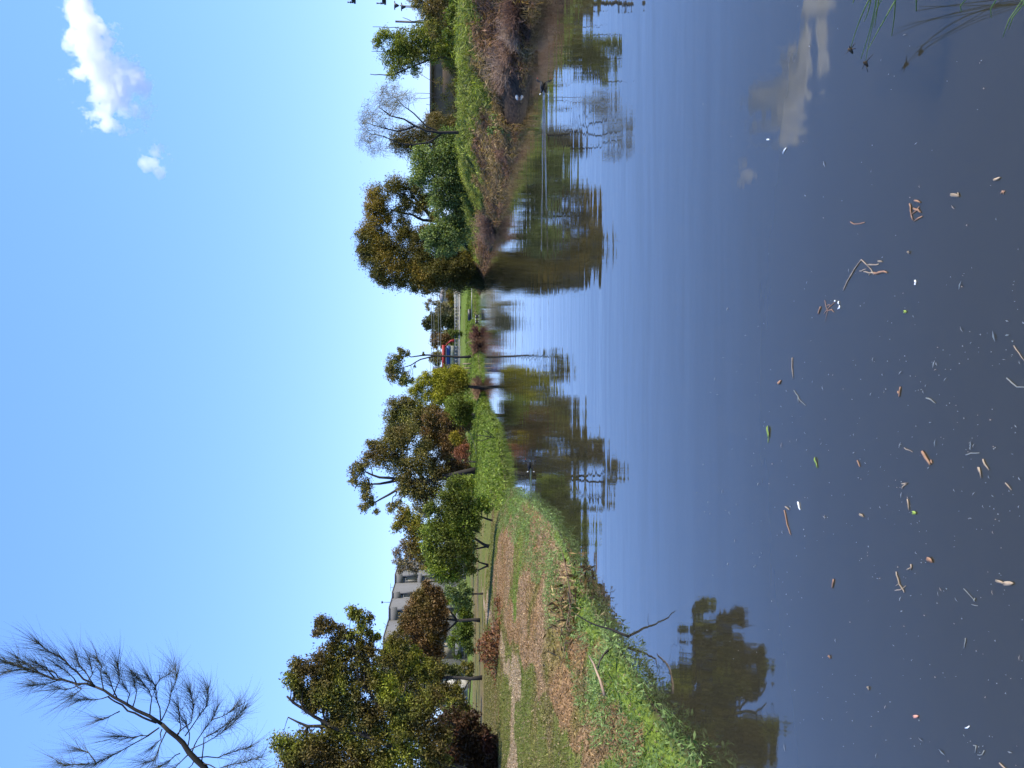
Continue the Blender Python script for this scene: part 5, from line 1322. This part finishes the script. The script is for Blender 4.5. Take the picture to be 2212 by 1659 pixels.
# ------------------------------------------------------------------ clouds: real volumes far away
def cloud(label, D, lobes, dens, seed, thr):
    cs = [(at_y(px, py, D), r/F_PX*D) for px, py, r in lobes]
    lo = Vector((min(c[0].x-c[1] for c in cs), D-max(c[1] for c in cs)*1.1, min(c[0].z-c[1] for c in cs)))
    hi = Vector((max(c[0].x+c[1] for c in cs), D+max(c[1] for c in cs)*1.1, max(c[0].z+c[1] for c in cs)))
    mid = (lo+hi)/2
    g = Geo().box(tuple(lo-mid-Vector((25,15,25))), tuple(hi-mid+Vector((25,15,25))))
    m, n, l = new_mat('cloud_vapour')
    tc = n.new('ShaderNodeTexCoord')
    nz = n.new('ShaderNodeTexNoise'); nz.inputs['Scale'].default_value = 0.020; nz.inputs['Detail'].default_value = 10; nz.inputs['Roughness'].default_value = .68
    off = n.new('ShaderNodeVectorMath'); off.inputs[1].default_value = (seed*31.0, seed*7.0, 0); l.new(tc.outputs['Object'], off.inputs[0]); l.new(off.outputs[0], nz.inputs['Vector'])
    best = None
    for c, r in cs:
        sub = n.new('ShaderNodeVectorMath'); sub.operation = 'SUBTRACT'; sub.inputs[1].default_value = tuple(c-mid); l.new(tc.outputs['Object'], sub.inputs[0])
        ln = n.new('ShaderNodeVectorMath'); ln.operation = 'LENGTH'; l.new(sub.outputs[0], ln.inputs[0])
        q = n.new('ShaderNodeMath'); q.operation = 'MULTIPLY_ADD'; q.inputs[1].default_value = -1.0/r; q.inputs[2].default_value = 1.0; l.new(ln.outputs['Value'], q.inputs[0])
        if best is None: best = q.outputs[0]
        else:
            mx = n.new('ShaderNodeMath'); mx.operation = 'MAXIMUM'; l.new(best, mx.inputs[0]); l.new(q.outputs[0], mx.inputs[1]); best = mx.outputs[0]
    a = n.new('ShaderNodeMath'); a.operation = 'MULTIPLY_ADD'; a.inputs[1].default_value = 5.2; a.inputs[2].default_value = -2.6-thr; l.new(nz.outputs[0], a.inputs[0])
    s_ = n.new('ShaderNodeMath'); s_.operation = 'ADD'; l.new(a.outputs[0], s_.inputs[0]); l.new(best, s_.inputs[1])
    k = n.new('ShaderNodeMath'); k.operation = 'MULTIPLY'; k.use_clamp = True; k.inputs[1].default_value = 9.0; l.new(s_.outputs[0], k.inputs[0])
    d = n.new('ShaderNodeMath'); d.operation = 'MULTIPLY'; d.inputs[1].default_value = dens; l.new(k.outputs[0], d.inputs[0])
    v = n.new('ShaderNodeVolumePrincipled'); v.inputs['Color'].default_value = (.999, .999, .999, 1); v.inputs['Anisotropy'].default_value = 0.55
    l.new(d.outputs[0], v.inputs['Density']); o = n.new('ShaderNodeOutputMaterial'); l.new(v.outputs[0], o.inputs['Volume'])
    ob = g.build('cloud', m); ob.location = mid
    tag(ob, label, 'cloud')
S.cycles.volume_step_rate = 0.5
cloud('large bright white ragged cloud high in the sky', 1500, [(160,-40,36),(172,25,38),(196,90,46),(216,150,56),(240,205,56),(266,180,40),(160,95,22),(244,264,24),(180,165,26),(162,60,26)], 0.055, 1, 0.20)
cloud('small thin wisp of cloud below the large white cloud', 1500, [(338,325,24),(330,350,18),(345,372,16),(318,362,14)], 0.05, 3, 0.25)
tree('bush', 'grey-green shrub between the straight dark trunk and the rust-brown tree', 'bush', 43, ZE(1330, 900), [],
     B(ZE, 3.558, (1130,860,50),(1190,890,52),(1240,920,45),(1290,900,38),(1160,930,45),(1300,960,35)), leafy('grey_green_leaves', [(0.035,0.045,0.025),(0.05,0.065,0.035)], 0.8), L=0.16, Wd=0.07, cov=1.8, limbs=False)
